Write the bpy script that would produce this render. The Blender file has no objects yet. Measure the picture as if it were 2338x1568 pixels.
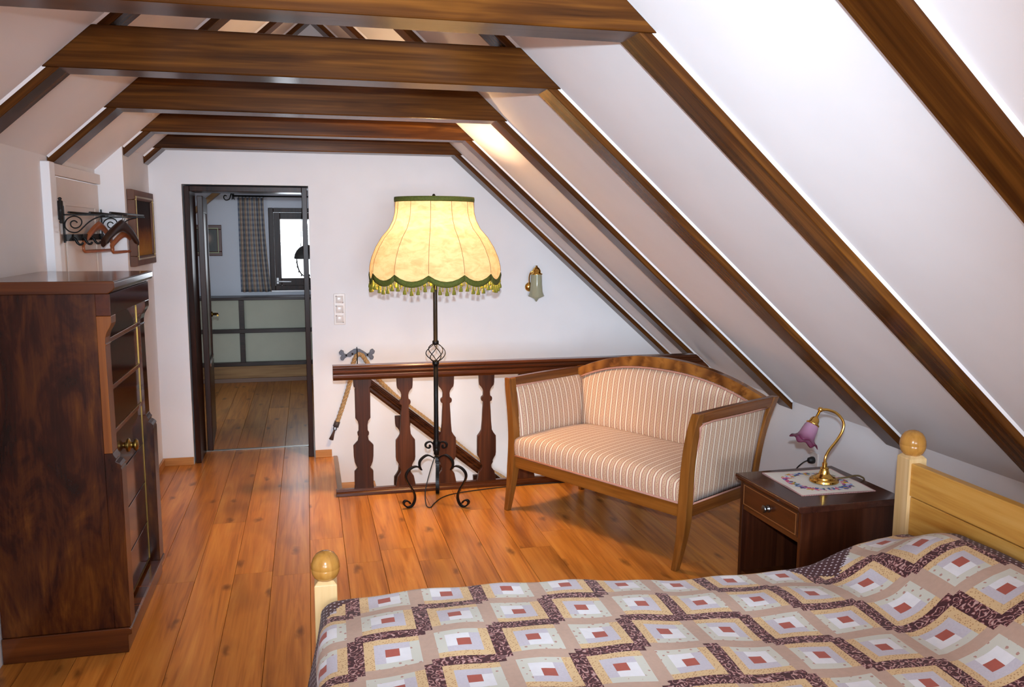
import bpy, math, random
from math import sin, cos, pi, radians, sqrt, atan2
from mathutils import Vector, Matrix

random.seed(7)
SC = bpy.context.scene
COL = SC.collection

# ------------------------------------------------------------------ camera
FPX = 1934.0
YAW, PITCH, ROLL = radians(13.561), radians(7.627), radians(-0.224)
CAMZ = 1.65
fw = Vector((sin(YAW) * cos(PITCH), cos(YAW) * cos(PITCH), -sin(PITCH)))
rt = Vector((cos(YAW), -sin(YAW), 0))
dn = fw.cross(rt)
r2 = cos(ROLL) * rt + sin(ROLL) * dn
d2 = -sin(ROLL) * rt + cos(ROLL) * dn
cam_data = bpy.data.cameras.new('camera')
cam_data.sensor_fit = 'HORIZONTAL'
cam_data.sensor_width = 36.0
cam_data.lens = 36.0 * FPX / 2338.0
cam_data.clip_start = 0.02
cam = bpy.data.objects.new('camera', cam_data)
COL.objects.link(cam)
cam.matrix_world = Matrix(((r2.x, -d2.x, -fw.x, 0), (r2.y, -d2.y, -fw.y, 0), (r2.z, -d2.z, -fw.z, CAMZ), (0, 0, 0, 1)))
SC.camera = cam

# ------------------------------------------------------------------ world, lights, exposure
world = bpy.data.worlds.new('overcast_sky')
SC.world = world
world.use_nodes = True
bg = world.node_tree.nodes['Background']
bg.inputs[0].default_value = (0.86, 0.93, 1.0, 1)
bg.inputs[1].default_value = 2.2
SC.view_settings.view_transform = 'Standard'
SC.view_settings.look = 'None'
SC.view_settings.exposure = 0.02
SC.view_settings.gamma = 1.0
SC.view_settings.use_curve_mapping = False

SC.cycles.max_bounces = 6
SC.cycles.diffuse_bounces = 4
SC.cycles.glossy_bounces = 3
SC.cycles.transmission_bounces = 4
SC.cycles.caustics_reflective = False
SC.cycles.caustics_refractive = False


def light(name, kind, loc, energy, color, size=0.1, rot=None, size_y=None, spread=None):
    d = bpy.data.lights.new(name, kind)
    d.energy = energy
    d.color = color
    if kind == 'AREA':
        d.shape = 'RECTANGLE' if size_y else 'DISK'
        d.size = size
        if size_y:
            d.size_y = size_y
        if spread:
            d.spread = spread
    else:
        d.shadow_soft_size = size
    o = bpy.data.objects.new(name, d)
    o.location = loc
    if rot:
        o.rotation_euler = rot
    COL.objects.link(o)
    return o


# the flash gun of the photographer, just above the lens
fl_ = light('flash_light', 'SPOT', (0.0, -0.03, CAMZ + 0.14), 650, (0.71, 0.86, 1.0), 0.025)
fl_.rotation_euler = (radians(90 - 4.0), 0, -YAW)
fl_.data.spot_size = radians(70)
fl_.data.spot_blend = 1.0
# daylight through the gable window behind the photographer
light('gable_daylight', 'AREA', (0.25, -6.03, 1.50), 290, (0.78, 0.89, 1.0), 2.0, (radians(90), 0, 0), 1.5)
# added cool fill for the right knee wall, set in an unseen added window
light('side_fill', 'AREA', (-1.215, -1.7, 1.32), 90, (0.66, 0.84, 1.0), 1.9, (0, radians(-90), 0), 0.95).rotation_euler = (radians(90), 0, radians(-90))
# daylight through the window of the next room
light('next_room_daylight', 'AREA', (0.05, 9.97, 1.43), 9, (0.82, 0.90, 1.0), 0.85, (radians(-90), 0, 0), 0.85)

# ------------------------------------------------------------------ helpers


def lin(c):
    return tuple(((v / 255) / 12.92 if v / 255 <= 0.04045 else ((v / 255 + 0.055) / 1.055) ** 2.4) for v in c)


def rgba(c):
    return (*lin(c), 1.0)


class NT:
    def __init__(s, name):
        s.m = bpy.data.materials.new(name)
        s.m.use_nodes = True
        s.t = s.m.node_tree
        s.n = s.t.nodes
        s.b = s.n['Principled BSDF']

    def new(s, t, **kw):
        nd = s.n.new(t)
        for k, v in kw.items():
            setattr(nd, k, v)
        return nd

    def link(s, a, b):
        s.t.links.new(a, b)

    def set(s, nd, **kw):
        for k, v in kw.items():
            nd.inputs[k.replace('_', ' ')].default_value = v
        return nd

    def math(s, op, a, b=None, clamp=False):
        nd = s.new('ShaderNodeMath', operation=op)
        nd.use_clamp = clamp
        for i, v in enumerate((a, b)):
            if v is None:
                continue
            if isinstance(v, (int, float)):
                nd.inputs[i].default_value = v
            else:
                s.link(v, nd.inputs[i])
        return nd.outputs[0]

    def mix(s, fac, a, b, mode='MIX'):
        nd = s.new('ShaderNodeMix', data_type='RGBA', blend_type=mode)
        for sock, v in ((nd.inputs[0], fac), (nd.inputs[6], a), (nd.inputs[7], b)):
            if isinstance(v, (int, float)):
                sock.default_value = v
            elif isinstance(v, tuple):
                sock.default_value = v
            else:
                s.link(v, sock)
        return nd.outputs[2]

    def ramp(s, fac, stops, interp='LINEAR'):
        nd = s.new('ShaderNodeValToRGB')
        cr = nd.color_ramp
        cr.interpolation = interp
        while len(cr.elements) < len(stops):
            cr.elements.new(0.5)
        for e, (p, c) in zip(cr.elements, stops):
            e.position = p
            e.color = c if len(c) == 4 else (*c, 1)
        s.link(fac, nd.inputs[0])
        return nd.outputs[0]

    def noise(s, vec, scale, detail=4, rough=0.55, dist=0.0):
        nd = s.new('ShaderNodeTexNoise')
        nd.inputs['Scale'].default_value = scale
        nd.inputs['Detail'].default_value = detail
        nd.inputs['Roughness'].default_value = rough
        nd.inputs['Distortion'].default_value = dist
        if vec is not None:
            s.link(vec, nd.inputs['Vector'])
        return nd

    def mapping(s, vec, scale=(1, 1, 1), loc=(0, 0, 0), rot=(0, 0, 0)):
        nd = s.new('ShaderNodeMapping')
        nd.inputs['Scale'].default_value = scale
        nd.inputs['Location'].default_value = loc
        nd.inputs['Rotation'].default_value = rot
        s.link(vec, nd.inputs['Vector'])
        return nd.outputs[0]

    def bump(s, h, strength=0.2, dist=0.002):
        nd = s.new('ShaderNodeBump')
        nd.inputs['Strength'].default_value = strength
        nd.inputs['Distance'].default_value = dist
        s.link(h, nd.inputs['Height'])
        s.link(nd.outputs[0], s.b.inputs['Normal'])


def plain(name, c, rough=0.5, metal=0.0, coat=0.0, var=0.0, bump=0.0, bscale=60):
    t = NT(name)
    t.b.inputs['Base Color'].default_value = rgba(c)
    t.b.inputs['Roughness'].default_value = rough
    t.b.inputs['Metallic'].default_value = metal
    t.b.inputs['Coat Weight'].default_value = coat
    t.b.inputs['Coat Roughness'].default_value = 0.1
    if var or bump:
        tc = t.new('ShaderNodeTexCoord')
        nz = t.noise(tc.outputs['Object'], bscale, 4)
        if var:
            a = tuple(v * (1 - var) for v in lin(c)) + (1,)
            b = tuple(min(1, v * (1 + var)) for v in lin(c)) + (1,)
            t.link(t.ramp(nz.outputs[0], [(0.3, a), (0.7, b)]), t.b.inputs['Base Color'])
        if bump:
            t.bump(nz.outputs[0], bump, 0.003)
    return t.m


def wood(name, dark, mid, light_, axis=0, scale=1.0, rough=0.3, coat=0.0, knots=0.0, vary=0.25, bump=0.08, coord='Object', spec=0.3, flat=False):
    """grain along the given local axis"""
    t = NT(name)
    tc = t.new('ShaderNodeTexCoord')
    oi = t.new('ShaderNodeObjectInfo')
    off = t.new('ShaderNodeVectorMath', operation='MULTIPLY_ADD')
    t.link(oi.outputs['Random'], off.inputs[0])
    off.inputs[1].default_value = (17.3, 9.1, 23.7)
    t.link(tc.outputs[coord], off.inputs[2])
    s = [14 * scale] * 3
    s[axis] = 0.9 * scale
    v = t.mapping(off.outputs[0], tuple(s))
    big = t.noise(v, 1.0, 3, 0.6, 1.2)
    s2 = [90 * scale] * 3
    s2[axis] = 2.2 * scale
    v2 = t.mapping(off.outputs[0], tuple(s2))
    fine = t.noise(v2, 1.0, 2, 0.6)
    f = t.math('ADD', t.math('MULTIPLY', big.outputs[0], 0.72), t.math('MULTIPLY', fine.outputs[0], 0.28))
    c = t.ramp(f, [(0.30, rgba(dark)), (0.5, rgba(mid)), (0.70, rgba(light_))])
    if vary:
        hv = t.new('ShaderNodeHueSaturation')
        t.link(t.math('ADD', t.math('MULTIPLY', oi.outputs['Random'], vary), 1 - vary / 2), hv.inputs['Value'])
        t.link(c, hv.inputs['Color'])
        c = hv.outputs[0]
    if knots:
        s3 = [5.0 * scale] * 3
        s3[axis] = 2.2 * scale
        v3 = t.mapping(off.outputs[0], tuple(s3))
        nz3 = t.noise(v3, 2.6, 3, 0.6, 0.6)
        vd = t.new('ShaderNodeTexVoronoi')
        if flat:
            vd.voronoi_dimensions = '2D'
        vd.inputs['Scale'].default_value = 1.0
        mv = t.mix(0.22, v3, nz3.outputs[1])
        t.link(mv, vd.inputs['Vector'])
        k = t.ramp(vd.outputs[0], [(0.02, (1, 1, 1, 1)), (0.10, (0, 0, 0, 1))])
        sm = t.noise(t.mapping(off.outputs[0], tuple(x * 0.45 for x in s3)), 1.6, 2)
        k2 = t.ramp(sm.outputs[0], [(0.56, (0, 0, 0, 1)), (0.72, (1, 1, 1, 1))])
        kk = t.math('MAXIMUM', t.math('MULTIPLY', k, 0.9), t.math('MULTIPLY', k2, 0.5))
        c = t.mix(t.math('MULTIPLY', kk, knots), c, tuple(v_ * 0.42 for v_ in lin(dark)) + (1,))
    t.link(c, t.b.inputs['Base Color'])
    t.b.inputs['Roughness'].default_value = rough
    t.b.inputs['Specular IOR Level'].default_value = spec
    t.b.inputs['Coat Weight'].default_value = coat
    t.b.inputs['Coat Roughness'].default_value = 0.08
    if bump >= 0.03:
        t.bump(f, bump, 0.004)
    return t.m


class MB:
    """collects faces of one mesh object"""

    def __init__(s):
        s.v, s.f, s.mi, s.sm, s.uv = [], [], [], [], None

    def face(s, idx, mi=0, smooth=False):
        s.f.append(tuple(idx))
        s.mi.append(mi)
        s.sm.append(smooth)

    def box(s, x0, x1, y0, y1, z0, z1, mi=0):
        b = len(s.v)
        s.v += [(x, y, z) for z in (z0, z1) for y in (y0, y1) for x in (x0, x1)]
        for q in ((0, 2, 3, 1), (4, 5, 7, 6), (0, 1, 5, 4), (2, 6, 7, 3), (0, 4, 6, 2), (1, 3, 7, 5)):
            s.face([b + i for i in q], mi)
        return s

    def prism(s, poly, axis, a, b, mi=0, smooth=False):
        """poly: 2D points; axis 0/1/2 = extruded axis between a and b. 2D order: the other axes in xyz order"""
        n = len(poly)
        o = len(s.v)
        area = sum(poly[i][0] * poly[(i + 1) % n][1] - poly[(i + 1) % n][0] * poly[i][1] for i in range(n))
        if area < 0:
            poly = poly[::-1]
        for e in (a, b):
            for p in poly:
                if axis == 0:
                    s.v.append((e, p[0], p[1]))
                elif axis == 1:
                    s.v.append((p[0], e, p[1]))
                else:
                    s.v.append((p[0], p[1], e))
        flip = (axis == 1) != (b < a)
        f0 = list(range(o, o + n))
        f1 = list(range(o + n, o + 2 * n))
        if not flip:
            f0 = f0[::-1]
        else:
            f1 = f1[::-1]
        s.face(f0, mi)
        s.face(f1, mi)
        for i in range(n):
            j = (i + 1) % n
            q = [o + i, o + j, o + n + j, o + n + i]
            s.face(q if not flip else q[::-1], mi, smooth)
        return s

    def lathe(s, prof, n=20, c=(0, 0, 0), mi=0, M=None, close=True, fn=None):
        """prof: (r,z) bottom to top (or outer to inner); M matrix applied before the centre"""
        o = len(s.v)
        for k, (r, z) in enumerate(prof):
            for i in range(n):
                a = 2 * pi * i / n
                rr = r * (fn(a, k) if fn else 1)
                p = Vector((rr * cos(a), rr * sin(a), z))
                if M is not None:
                    p = M @ p
                s.v.append((p.x + c[0], p.y + c[1], p.z + c[2]))
        for k in range(len(prof) - 1):
            for i in range(n):
                j = (i + 1) % n
                s.face((o + k * n + i, o + k * n + j, o + (k + 1) * n + j, o + (k + 1) * n + i), mi, True)
        if close:
            if prof[0][0] > 1e-6:
                s.face([o + i for i in range(n)][::-1], mi)
            if prof[-1][0] > 1e-6:
                s.face([o + (len(prof) - 1) * n + i for i in range(n)], mi)
        return s

    def tube(s, path, r, n=8, mi=0, closed=False):
        P = [Vector(p) for p in path]
        m = len(P)
        o = len(s.v)
        up = None
        for i in range(m):
            if closed:
                t = (P[(i + 1) % m] - P[i - 1]).normalized()
            else:
                t = (P[min(i + 1, m - 1)] - P[max(i - 1, 0)]).normalized()
            if up is None:
                up = Vector((0, 0, 1)) if abs(t.z) < 0.9 else Vector((1, 0, 0))
            a = (up - t * up.dot(t)).normalized()
            up = a
            b = t.cross(a)
            rr = r[i] if isinstance(r, (list, tuple)) else r
            for k in range(n):
                w = 2 * pi * k / n
                q = P[i] + (a * cos(w) + b * sin(w)) * rr
                s.v.append(tuple(q))
        for i in range(m if closed else m - 1):
            i2 = (i + 1) % m
            for k in range(n):
                k2 = (k + 1) % n
                s.face((o + i * n + k, o + i * n + k2, o + i2 * n + k2, o + i2 * n + k), mi, True)
        if not closed:
            s.face([o + k for k in range(n)][::-1], mi)
            s.face([o + (m - 1) * n + k for k in range(n)], mi)
        return s

    def sweep(s, secs, mi=0, smooth=False, caps=True):
        """secs: list of rings (lists of 3D points, same count)"""
        n = len(secs[0])
        o = len(s.v)
        for q in secs:
            s.v += [tuple(p) for p in q]
        for i in range(len(secs) - 1):
            for k in range(n):
                k2 = (k + 1) % n
                s.face((o + i * n + k, o + i * n + k2, o + (i + 1) * n + k2, o + (i + 1) * n + k), mi, smooth)
        if caps:
            s.face([o + k for k in range(n)][::-1], mi)
            s.face([o + (len(secs) - 1) * n + k for k in range(n)], mi)
        return s

    def grid(s, rows, mi=0, smooth=True):
        o = len(s.v)
        n = len(rows[0])
        for r in rows:
            s.v += [tuple(p) for p in r]
        for i in range(len(rows) - 1):
            for k in range(n - 1):
                m_ = mi(i, k) if callable(mi) else mi
                s.face((o + i * n + k, o + i * n + k + 1, o + (i + 1) * n + k + 1, o + (i + 1) * n + k), m_, smooth)
        return s

    def mesh(s, name, mats):
        me = bpy.data.meshes.new(name)
        me.from_pydata(s.v, [], s.f)
        for m in (mats if isinstance(mats, (list, tuple)) else [mats]):
            me.materials.append(m)
        me.polygons.foreach_set('material_index', s.mi)
        me.polygons.foreach_set('use_smooth', s.sm)
        me.update()
        return me

    def build(s, name, mats, parent=None, bevel=0.0, fix=False, seg=2, sharp=None):
        me = s.mesh(name, mats)
        o = bpy.data.objects.new(name, me)
        COL.objects.link(o)
        if parent is not None:
            o.parent = parent
        if fix:
            import bmesh
            b = bmesh.new()
            b.from_mesh(me)
            bmesh.ops.recalc_face_normals(b, faces=b.faces)
            b.to_mesh(me)
            b.free()
        if sharp:
            me.polygons.foreach_set('use_smooth', [True] * len(me.polygons))
            me.set_sharp_from_angle(angle=radians(sharp))
        if bevel:
            md = o.modifiers.new('bevel', 'BEVEL')
            md.width = bevel
            md.segments = seg
            md.limit_method = 'ANGLE'
            md.angle_limit = radians(35)
            md.harden_normals = False
        return o


def tag(o, label=None, cat=None, group=None, kind=None):
    if label:
        o['label'] = label
    if cat:
        o['category'] = cat
    if group:
        o['group'] = group
    if kind:
        o['kind'] = kind
    return o


def thing(name, label, cat, loc=(0, 0, 0), rz=0.0, group=None):
    o = bpy.data.objects.new(name, None)
    o.empty_display_size = 0.1
    COL.objects.link(o)
    o.location = loc
    o.rotation_euler = (0, 0, rz)
    return tag(o, label, cat, group)


def copy_part(o, parent, loc=None, rot=None):
    c = o.copy()
    COL.objects.link(c)
    c.parent = parent
    if loc is not None:
        c.location = loc
    if rot is not None:
        c.rotation_euler = rot
    return c


def rect_path(path, sizes):
    """sweep sections: horizontal rectangles (w along x, d along y) at path points"""
    secs = []
    for (x, y, z), (w, d) in zip(path, sizes):
        secs.append([(x - w / 2, y - d / 2, z), (x + w / 2, y - d / 2, z), (x + w / 2, y + d / 2, z), (x - w / 2, y + d / 2, z)])
    return secs


def interp(pts, x):
    for (a, b), (c, d) in zip(pts, pts[1:]):
        if x <= c:
            return b + (d - b) * (x - a) / (c - a) if x >= a else b
    return pts[-1][1]


def smoothpath(pts, k=4):
    """Catmull-Rom resample"""
    P = [Vector(p) for p in pts]
    out = []
    for i in range(len(P) - 1):
        p0, p1, p2, p3 = P[max(i - 1, 0)], P[i], P[i + 1], P[min(i + 2, len(P) - 1)]
        for j in range(k):
            t = j / k
            out.append(0.5 * ((2 * p1) + (p2 - p0) * t + (2 * p0 - 5 * p1 + 4 * p2 - p3) * t * t + (3 * p1 - p0 - 3 * p2 + p3) * t ** 3))
    out.append(P[-1])
    return out


# ------------------------------------------------------------------ materials
def plaster(name, c, rough=0.85):
    t = NT(name)
    tc = t.new('ShaderNodeTexCoord')
    n1 = t.noise(tc.outputs['Object'], 3.0, 2, 0.6)
    l = lin(c)
    t.link(t.ramp(n1.outputs[0], [(0.3, tuple(v * 0.975 for v in l)), (0.7, tuple(min(1, v * 1.015) for v in l))]), t.b.inputs['Base Color'])
    t.b.inputs['Roughness'].default_value = rough
    return t.m


M_wall = plaster('white_plaster', (236, 233, 235))
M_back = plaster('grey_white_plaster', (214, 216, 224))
M_beam = wood('dark_stained_beam', (38, 18, 6), (76, 42, 14), (114, 69, 25), 0, 0.8, 0.22, 0.0, 0.55, 0.25, 0.02, spec=0.12)
M_rail = wood('dark_brown_rail', (44, 19, 8), (76, 36, 14), (106, 56, 24), 0, 1.0, 0.22, 0.15, 0.3, 0.15, 0.015, spec=0.3)
M_bal = wood('dark_brown_baluster', (42, 19, 9), (70, 34, 16), (98, 53, 26), 2, 1.0, 0.35, 0.0, 0.4, 0.2, 0.03, spec=0.2)
M_oak = wood('oiled_oak_plank', (152, 86, 32), (200, 126, 52), (218, 150, 70), 1, 1.0, 0.28, 0.0, 0.8, 0.34, 0.015, spec=0.25, flat=True)
M_oakp = wood('oak_trim', (150, 98, 52), (182, 124, 70), (200, 144, 88), 0, 1.0, 0.35, 0.0, 0.2, 0.1, 0.04)
M_step = wood('light_oak_tread', (168, 116, 62), (196, 142, 84), (212, 162, 104), 0, 1.0, 0.45, 0.0, 0.1, 0.1, 0.05)
M_frame = wood('dark_door_wood', (26, 12, 8), (46, 22, 13), (64, 33, 20), 2, 1.0, 0.3, 0.0, 0.0, 0.1, 0.01, spec=0.1)
M_door_lit = plain('white_door_lit_beige', (214, 198, 186), 0.3, var=0.03, bscale=8)  # white door; beige from the way it is lit, put into the paint colour
M_white = plain('white_gloss_paint', (236, 234, 236), 0.3)
M_iron = plain('black_wrought_iron', (22, 20, 20), 0.42, 0.6, bump=0.4, bscale=90)
M_brass = plain('polished_brass', (222, 178, 92), 0.17, 1.0)
M_brass_old = plain('aged_brass', (138, 112, 58), 0.38, 1.0)
M_grey_iron = plain('grey_cast_iron', (98, 98, 106), 0.5, 0.5, var=0.15, bump=0.3)
M_plastic = plain('white_plastic', (226, 216, 210), 0.28)
M_black = plain('black_rubber', (14, 14, 16), 0.5)


def figured(name):
    t = NT(name)
    tc = t.new('ShaderNodeTexCoord')
    n1 = t.noise(t.mapping(tc.outputs['Object'], (5.5, 5.5, 1.7)), 1.0, 5, 0.62, 2.4)
    n2 = t.noise(t.mapping(tc.outputs['Object'], (60, 60, 5)), 1.0, 4, 0.6, 0.8)
    n3 = t.noise(t.mapping(tc.outputs['Object'], (2.2, 2.2, 1.2), (3.1, 0, 0.4)), 1.0, 3, 0.5, 1.0)
    f_ = t.math('ADD', t.math('MULTIPLY', n1.outputs[0], 0.5), t.math('ADD', t.math('MULTIPLY', n2.outputs[0], 0.22), t.math('MULTIPLY', n3.outputs[0], 0.28)))
    t.link(t.ramp(f_, [(0.34, rgba((20, 8, 5))), (0.46, rgba((46, 17, 8))), (0.56, rgba((74, 36, 12))), (0.68, rgba((104, 58, 20)))]), t.b.inputs['Base Color'])
    t.b.inputs['Roughness'].default_value = 0.22
    t.b.inputs['Specular IOR Level'].default_value = 0.25
    t.b.inputs['Coat Weight'].default_value = 0.05
    return t.m


M_mahog = figured('figured_mahogany')
M_mahog_h = wood('polished_mahogany_drawer', (34, 11, 6), (66, 26, 13), (92, 42, 20), 1, 0.5, 0.10, 0.3, 0.0, 0.15, 0.01, spec=0.4)
M_pil = wood('light_mahogany', (84, 42, 16), (114, 62, 26), (138, 80, 36), 2, 0.6, 0.2, 0.1, 0.0, 0.1, 0.02)
M_mahog_x = wood('mahogany_top', (44, 19, 8), (82, 40, 16), (114, 62, 26), 0, 0.6, 0.16, 0.25, 0.0, 0.1, 0.01)
M_walnut = wood('walnut_sofa_frame', (92, 52, 18), (126, 76, 30), (150, 96, 42), 2, 0.8, 0.26, 0.3, 0.0, 0.1, 0.03)
M_walnut_x = wood('walnut_sofa_rail', (94, 52, 16), (130, 78, 28), (152, 96, 40), 0, 0.8, 0.26, 0.3, 0.0, 0.1, 0.03)
M_walnut_y = wood('walnut_sofa_arm', (80, 42, 18), (110, 62, 26), (134, 82, 38), 1, 0.8, 0.26, 0.3, 0.0, 0.1, 0.03)
M_night = wood('nightstand_mahogany', (30, 12, 7), (58, 26, 14), (84, 42, 22), 2, 0.7, 0.3, 0.3, 0.1, 0.1, 0.03)
M_night_y = wood('nightstand_drawer_wood', (40, 17, 8), (68, 33, 15), (92, 50, 24), 1, 0.7, 0.28, 0.3, 0.0, 0.1, 0.03)
M_night_t = wood('nightstand_top_wood', (40, 19, 14), (60, 31, 22), (76, 42, 30), 1, 0.7, 0.22, 0.4, 0.0, 0.1, 0.02)
M_pine_z = wood('pine_post', (206, 166, 108), (222, 186, 132), (232, 202, 152), 2, 0.7, 0.4, 0.1, 0.0, 0.06, 0.03)
M_pine_y = wood('pine_board', (194, 132, 54), (218, 164, 80), (230, 184, 106), 1, 0.8, 0.35, 0.15, 0.15, 0.08, 0.03)
M_ball = wood('pine_ball', (158, 104, 42), (184, 130, 60), (198, 146, 76), 2, 0.8, 0.2, 0.2, 0.0, 0.06, 0.02)
M_pine_base = wood('knotty_pine_base', (120, 84, 46), (150, 112, 68), (166, 128, 82), 0, 0.8, 0.5, 0.0, 0.8, 0.1, 0.04)
M_shelf = wood('dark_shelf_wood', (26, 14, 10), (42, 24, 17), (56, 34, 24), 0, 1.0, 0.3, 0.0, 0.0, 0.1, 0.01, spec=0.2)
M_panel = plain('cream_back_panel', (178, 178, 160), 0.7, var=0.03, bscale=6)
M_hang = plain('orange_brown_wood', (150, 82, 46), 0.35, var=0.1, bscale=25)
M_hangd = plain('dark_brown_wood', (44, 20, 12), 0.3)
M_wire = plain('hanger_wire', (150, 140, 120), 0.3, 1.0)
M_chrome = plain('dull_pewter', (116, 114, 112), 0.3, 1.0)

# ================================================================== THE SETTING
XR, ZR, SL = 0.064, 3.09, 0.895          # ridge and roof pitch
XKR, XA, XB = 2.80, -1.172, -1.02        # right knee wall, left wall, left wall beyond the jog
YW, YN, YJ = 6.187, -6.0, 5.37           # far wall, near gable, jog
YR = 5.235                               # front of the stairwell


def zc(x):
    return ZR - SL * abs(x - XR)


def struct(o):
    return tag(o, kind='structure')


# far wall with the doorway, going on down into the stairwell
DX0, DX1, DZ, YW2 = -0.815, 0.020, 1.950, 6.52
wf = MB()
wf.box(-1.40, DX0, YW, YW2, -0.12, 3.3)
wf.box(DX1, 3.0, YW, YW2, -1.75, 3.3)
wf.box(DX0, DX1, YW, YW2, DZ, 3.3)
struct(wf.build('wall_far', M_wall))
# left wall (around the white door), jog and picture wall
wl = MB()
wl.box(XA - 0.16, XA, YN, -2.65, -0.12, zc(XA) + 0.02)
wl.box(XA - 0.16, XA, -2.65, -0.75, -0.12, 0.84)
wl.box(XA - 0.16, XA, -2.65, -0.75, 1.80, zc(XA) + 0.02)
wl.box(XA - 0.16, XA, -0.75, 4.40, -0.12, zc(XA) + 0.02)
wl.box(XA - 0.16, XA, 4.40, YJ, 1.925, zc(XA) + 0.02)
struct(wl.build('wall_left', M_wall))
wj = MB().prism([(XA - 0.16, -0.12), (XB, -0.12), (XB, zc(XB) + 0.01), (XA - 0.16, zc(XA - 0.16) + 0.01)], 1, YJ, YW + 0.001)
struct(wj.build('wall_left_far', M_wall))
wr = MB().box(XKR, XKR + 0.15, YN, YW, -1.75, zc(XKR) + 0.005)
struct(wr.build('wall_right', M_wall))
# near gable wall with a window, behind the photographer
wn = MB()
wn.box(-1.4, -0.75, YN - 0.16, YN, -0.12, 3.3)
wn.box(1.25, 2.95, YN - 0.16, YN, -0.12, 3.3)
wn.box(-0.75, 1.25, YN - 0.16, YN, -0.12, 0.75)
wn.box(-0.75, 1.25, YN - 0.16, YN, 2.25, 3.3)
struct(wn.build('wall_near', M_wall))
w2 = struct(bpy.data.objects.new('window_2', None))
COL.objects.link(w2)
fr = MB()
fr.box(-0.75, -0.68, YN - 0.1, YN - 0.05, 0.75, 2.25).box(1.18, 1.25, YN - 0.1, YN - 0.05, 0.75, 2.25)
fr.box(-0.68, 1.18, YN - 0.1, YN - 0.05, 0.75, 0.82).box(-0.68, 1.18, YN - 0.1, YN - 0.05, 2.18, 2.25).box(0.22, 0.28, YN - 0.1, YN - 0.05, 0.82, 2.18)
fr.build('window_frame', M_frame, w2)
w3 = struct(bpy.data.objects.new('window_added', None))  # unseen window, added as an opening for the side fill
COL.objects.link(w3)
fr = MB()
for y in (-2.65, -1.73, -0.81):
    fr.box(XA - 0.12, XA - 0.06, y, y + 0.06, 0.84, 1.80)
fr.box(XA - 0.12, XA - 0.06, -2.59, -1.73, 0.84, 0.90).box(XA - 0.12, XA - 0.06, -2.59, -1.73, 1.74, 1.80)
fr.box(XA - 0.12, XA - 0.06, -1.67, -0.81, 0.84, 0.90).box(XA - 0.12, XA - 0.06, -1.67, -0.81, 1.74, 1.80)
fr.build('window_frame', M_frame, w3)
# sloping ceilings
cl = MB().prism([(XR, ZR), (XA - 0.2, zc(XA - 0.2)), (XA - 0.2, zc(XA - 0.2) + 0.18), (XR, ZR + 0.18)], 1, YN, YW + 0.01)
struct(cl.build('ceiling_left', M_wall))
cr = MB().prism([(XR, ZR), (XKR + 0.15, zc(XKR + 0.15)), (XKR + 0.15, zc(XKR + 0.15) + 0.18), (XR, ZR + 0.18)], 1, YN, YW + 0.01)
struct(cr.build('ceiling_right', M_wall))

# ---- floor: slab + oak planks, stairwell opening left free
SX0 = 0.150
fl = MB()
fl.box(XA - 0.1, SX0, YN, YW2 + 0.02, -0.12, -0.016)
fl.box(SX0, XKR, YN, YR, -0.12, -0.016)
floor = struct(fl.build('floor', plain('subfloor', (60, 42, 30), 0.8)))
PW = 0.177
plank_meshes = {}


def plank(x0, x1, y0, y1, parent, name='plank'):
    key = (round(x1 - x0, 4), round(y1 - y0, 3))
    if key not in plank_meshes:
        g = 0.0007
        plank_meshes[key] = MB().prism([(g, 0), (key[0] - g, 0), (key[0] - g, 0.0145), (key[0] - g - 0.0012, 0.016), (g + 0.0012, 0.016), (g, 0.0145)], 1, g, key[1] - g).mesh('plank', M_oak)
    o = bpy.data.objects.new(name, plank_meshes[key])
    COL.objects.link(o)
    o.parent = parent
    o.location = (x0, y0, -0.016)
    return o


edges = [-0.735 + PW * k for k in range(-3, 21)]
random.seed(11)
joints = {5: [4.10, 2.2], 7: [4.49, 2.6], 10: [4.07, 2.1], 12: [4.78, 2.9], 1: [3.71, 1.9], 3: [4.06, 2.3]}
for k in range(len(edges) - 1):
    x0, x1 = max(edges[k], XA), min(edges[k + 1], XKR)
    if x1 - x0 < 0.01:
        continue
    yend = YW2 + 0.02 if x1 <= SX0 + 0.02 else YR
    if x1 > SX0 and x0 < SX0 - 0.001:
        x1 = SX0 if x1 < SX0 + 0.02 else x1
    js = joints.get(k)
    if not js:
        a = random.uniform(3.2, 5.0)
        js = [a, a - 2.0]
    js = sorted([YN] + [j for j in js if YN < j < yend - 0.2] + [min(js) - 2.0, min(js) - 4.1, min(js) - 6.1] + [yend])
    for a, b in zip(js, js[1:]):
        a, b = max(a, YN), b
        if b - a < 0.05:
            continue
        if x0 < XB and b > YJ:
            if YJ - a > 0.05:
                plank(x0, x1, a, YJ, floor)
            if x1 > XB + 0.01:
                plank(XB, x1, max(a, YJ), b, floor)
        else:
            plank(x0, x1, a, b, floor)

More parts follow.
